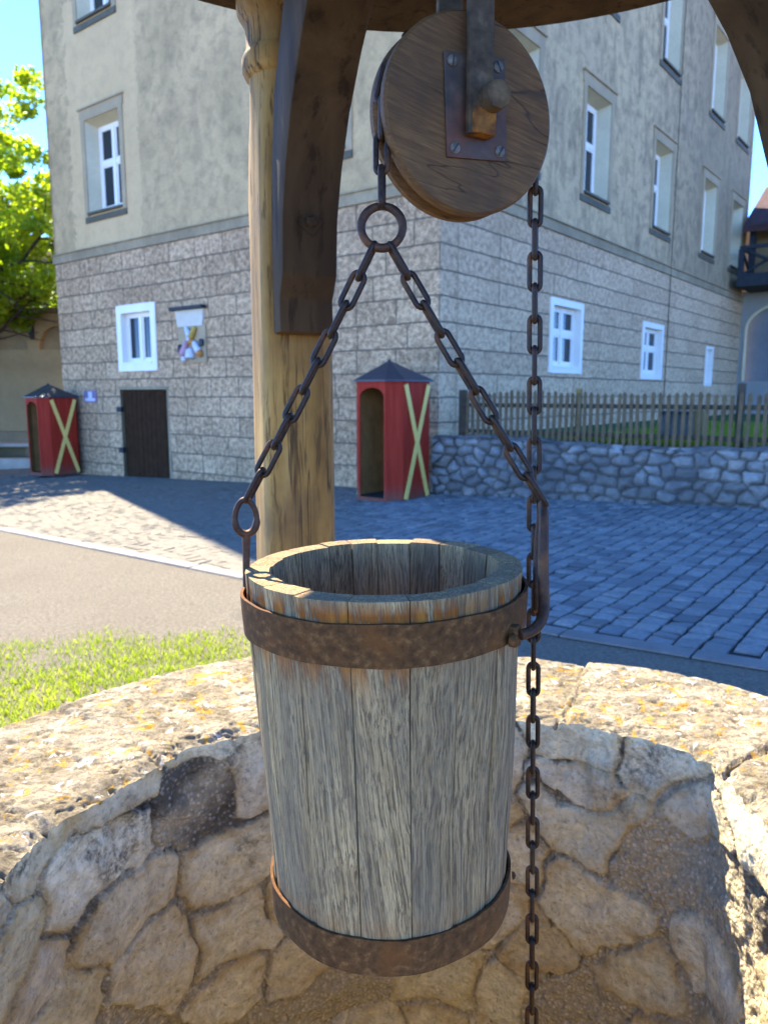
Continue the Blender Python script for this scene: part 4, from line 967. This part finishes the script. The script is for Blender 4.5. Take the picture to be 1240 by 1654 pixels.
lt = GC-pe*RG; rt = GC+pe*RG
path = [RINGC+UP*(RINGR+.002), lt+np.array([0, 0, -.03]), lt]+[GC-pe*RG*math.cos(t_)+UP*RG*math.sin(t_) for t_ in np.linspace(0.1, pi-.1, 24)]+[rt, rt+np.array([.001, 0, -.1]), np.array([.2635, rt[1]+.02, .6]), np.array([.285, rt[1]+.035, -.35])]
hc = thing("hoist_chain", "long dark iron chain running over the pulley and hanging down into the well", "chain", tuple(rt))
lay_chain(path, hc, LM, PITCH_C, False, ref=(-.2, -1, 0))
bc = thing("bucket_chain", "rusty ring with two iron chain legs spreading down to the bucket rim", "chain", tuple(RINGC))
tt = np.linspace(0, 2*pi, 40, endpoint=False)
mk("ring", tube([RINGC+np.array([math.cos(a)*RINGR, .004*math.sin(a*1), math.sin(a)*RINGR]) for a in tt], [.0057+.0004*math.sin(a*3) for a in tt], 12, True, ref=(0, 1, 0)), MT['ring'], bc, world=True, smooth=True)
EYE = np.array([-.1930, 1.05, 1.5335]); LOOP = np.array([.2165, 1.01, 1.548])
sg_ = lambda a, b, s_=.004: [a+(b-a)*q+np.array([0, 0, -s_*4*q*(1-q)]) for q in np.linspace(0, 1, 9)]
lay_chain(sg_(RINGC+np.array([-.011, 0, -RINGR+.003]), EYE+np.array([.002, 0, .022])), bc, LMB, PITCH_B, False, ref=(-.15, -1, .1))
lay_chain(sg_(RINGC+np.array([.011, 0, -RINGR+.003]), LOOP+np.array([.0, 0, .006])), bc, LMB, PITCH_B, False, ref=(.15, -1, .1))

# ------------------------------------------------------------------ bucket
BTOP, BBOT = 1.461, .962; BC = np.array([0, 1.05, BBOT])
bk = thing("wooden_bucket", "tall weathered grey oak stave bucket with two rusty iron hoops hanging over the well", "bucket", tuple(BC))
HB_ = BTOP-BBOT; RT, RB = .1945, .1725
bk_tilt = R(-1.15)
seams = [-147, -128, -110, -92, -75, -53, -34.3, -12.7, 8.9, 27.7, 49, 69, 90, 109, 129, 147, 165, 184, 199]
seams = np.array(seams)
V, F, RNB, RU_ = [], [], [], []
nv_ = 26; na = 9
for i in range(len(seams)):
    a0 = seams[i]; a1 = seams[i+1] if i < len(seams)-1 else seams[0]+360
    gap = .2; a0, a1 = R(a0+gap), R(a1-gap); rn = random.random(); dz = random.uniform(-.0015, .001); dr = random.uniform(-.0015, .0015); ruststave = random.random()
    th_in = .033+random.uniform(-.0015, .002)
    rows = []; k0 = len(V)
    for j in range(nv_+1):
        q = j/nv_; z = q*HB_+(dz if j == nv_ else 0); ro_ = RB+(RT-RB)*q**1.15+dr+.0018*math.sin(q*7+i)
        # outer arc then inner flat
        am = (a0+a1)/2; half = (a1-a0)/2; ri_ = (ro_-th_in)
        for t_ in np.linspace(-1, 1, na):
            ang = am+half*t_; rr_ = ro_-.0016*abs(t_)**10
            V.append((rr_*math.sin(ang), -rr_*math.cos(ang), z)); RNB.append(rn)
        fl_ = ri_*math.cos(half)
        for t_ in np.linspace(1, -1, na):
            ang = am+half*t_; rr_ = fl_/math.cos(half*t_)*(1.0+.012*(1-t_*t_))
            V.append((rr_*math.sin(ang), -rr_*math.cos(ang), z)); RNB.append(rn)
        rs_ = 0.0
        zt_ = HB_-z
        if zt_ < .036: rs_ = 1.0
        elif zt_ > .075: rs_ = max(0, 1-(zt_-.08)/.045)*.8
        else: rs_ = .9
        if ruststave < .3 and zt_ > .07: rs_ *= .2
        if ruststave < .2: rs_ *= .6
        if z < .06: rs_ = max(rs_, .25)
        if zt_ < .002: rs_ = 0.0
        RU_ += [rs_]*na+[0.0]*na
    m_ = 2*na
    for j in range(nv_):
        for k in range(m_): F.append([k0+j*m_+k, k0+j*m_+(k+1) % m_, k0+(j+1)*m_+(k+1) % m_, k0+(j+1)*m_+k])
    for k in range(na-1):
        t0 = k0+nv_*m_; F.append([t0+k, t0+k+1, t0+m_-2-k, t0+m_-1-k]); F.append([k0+k+1, k0+k, k0+m_-1-k, k0+m_-2-k])
body = mk("staves", (V, F), MT['oak'], bk, attrs={'rnd': RNB, 'rust': RU_}, smooth=True, angle=35)
def hoop(z0, z1, r0, r1, th_, wav, sd):
    n = 160; V, F = [], []
    for k in range(n):
        a = 2*pi*k/n; w_ = wav*(.5*math.sin(5*a+sd)+.4*math.sin(11*a+sd*2)+.25*math.sin(23*a+sd)); wr_ = .0012*math.sin(4*a+sd)+.0008*math.sin(9*a)
        for r_, z in ((r0+wr_, z0-w_*.6), (r0+th_+wr_, z0-w_*.6), (r0+th_+.0006+wr_+(r1-r0)*.5, (z0+z1)/2), (r1+th_+wr_, z1+w_), (r1+wr_, z1+w_), (r1+wr_-.0002, (z0+z1)/2)): V.append((r_*math.sin(a), -r_*math.cos(a), z))
    for k in range(n):
        for j in range(6): F.append([k*6+j, ((k+1) % n)*6+j, ((k+1) % n)*6+(j+1) % 6, k*6+(j+1) % 6])
    return V, F
z_a = 1.380-BBOT; z_b = 1.434-BBOT
hp = mk("hoop", hoop(z_a, z_b, RT-.0005, RT+.0025, .004, .0012, 1.0), MT['hoop'], bk, smooth=True, angle=40)
mk("hoop", hoop(-.006, .046, RB+.0004, RB+.0024, .004, .0008, 2.3), MT['hoop'], bk, smooth=True, angle=40)
mk("bottom_board", lathe([(.001, .02), (RB-.03, .02), (RB-.03, .045), (.001, .045)], 40), MT['oak'], bk, attrs=None)
# left eye bolt
ey = EYE-BC
loopP = [ey+np.array([.0145*math.sin(a)*(1-.15*math.cos(a)), 0.004*math.sin(a), .0245*math.cos(a)]) for a in tt]
mk("eye_bolt", join(tube(loopP, [.0042+.0012*(math.cos(a) < -.3) for a in tt], 10, True, ref=(0, 1, 0), flat=1.15), tube([ey+np.array([-.0005, 0, -.0245]), ey+np.array([-.002, 0, -.06]), ey+np.array([-.0045, 0, -.11]), ey+np.array([-.006, 0, -.165])], [.0062, .0052, .005, .005], 8)), MT['ring'], bk, smooth=True, angle=50)
# right long hook loop
pts_ = [(.172, .925, 1.394), (.186, .930, 1.396), (.198, .938, 1.402), (.207, .95, 1.414), (.210, .965, 1.432), (.2105, .975, 1.455), (.212, .985, 1.49), (.2145, .995, 1.525), (.2165, 1.005, 1.545), (.2175, 1.015, 1.550), (.2185, 1.026, 1.545), (.218, 1.033, 1.525), (.215, 1.035, 1.49), (.2125, 1.03, 1.455), (.212, 1.02, 1.425), (.208, 1.0, 1.402)]
pts_ = np.array(pts_); tq = np.linspace(0, len(pts_)-1, 60); sm = np.stack([np.interp(tq, range(len(pts_)), pts_[:, i]) for i in range(3)], 1)
for _ in range(4): sm[1:-1] = (sm[:-2]+2*sm[1:-1]+sm[2:])/4
hk = mk("hook_loop", tube(sm-BC, np.interp(tq, [0, 3, 6, 9, 15], [.0070, .0074, .0074, .0062, .005]), 12), MT['ring'], bk, smooth=True, angle=60)
mk("bracket", join(box(np.array([.166, .932, 1.391])-BC, (.012, .016, .028), [(.78, -.62, 0), (.62, .78, 0), (0, 0, 1)]), lathe([(.010, 0), (.009, .006), (.004, .009)], 9, [(.62, .78, 0), (0, 0, 1), (.78, -.62, 0)], np.array([.160, .925, 1.388])-BC)), MT['hoop'], hk, bevel=.003)
mk("rivet", lathe([(.006, 0), (.005, .003), (.001, .005)], 10, [(0, 1, 0), (0, 0, 1), (1, 0, 0)], (RB+.0095, -.02, .025)), MT['hoop'], bk, smooth=True)
# lean of the hanging bucket (about its rim)
piv = np.array([0, 1.05, BTOP]); rot = Matrix.Rotation(bk_tilt, 4, 'Y'); nb = Vector(piv)+rot @ (Vector(BC)-Vector(piv))
bk.location = nb; bk.rotation_euler = (0, bk_tilt, 0)
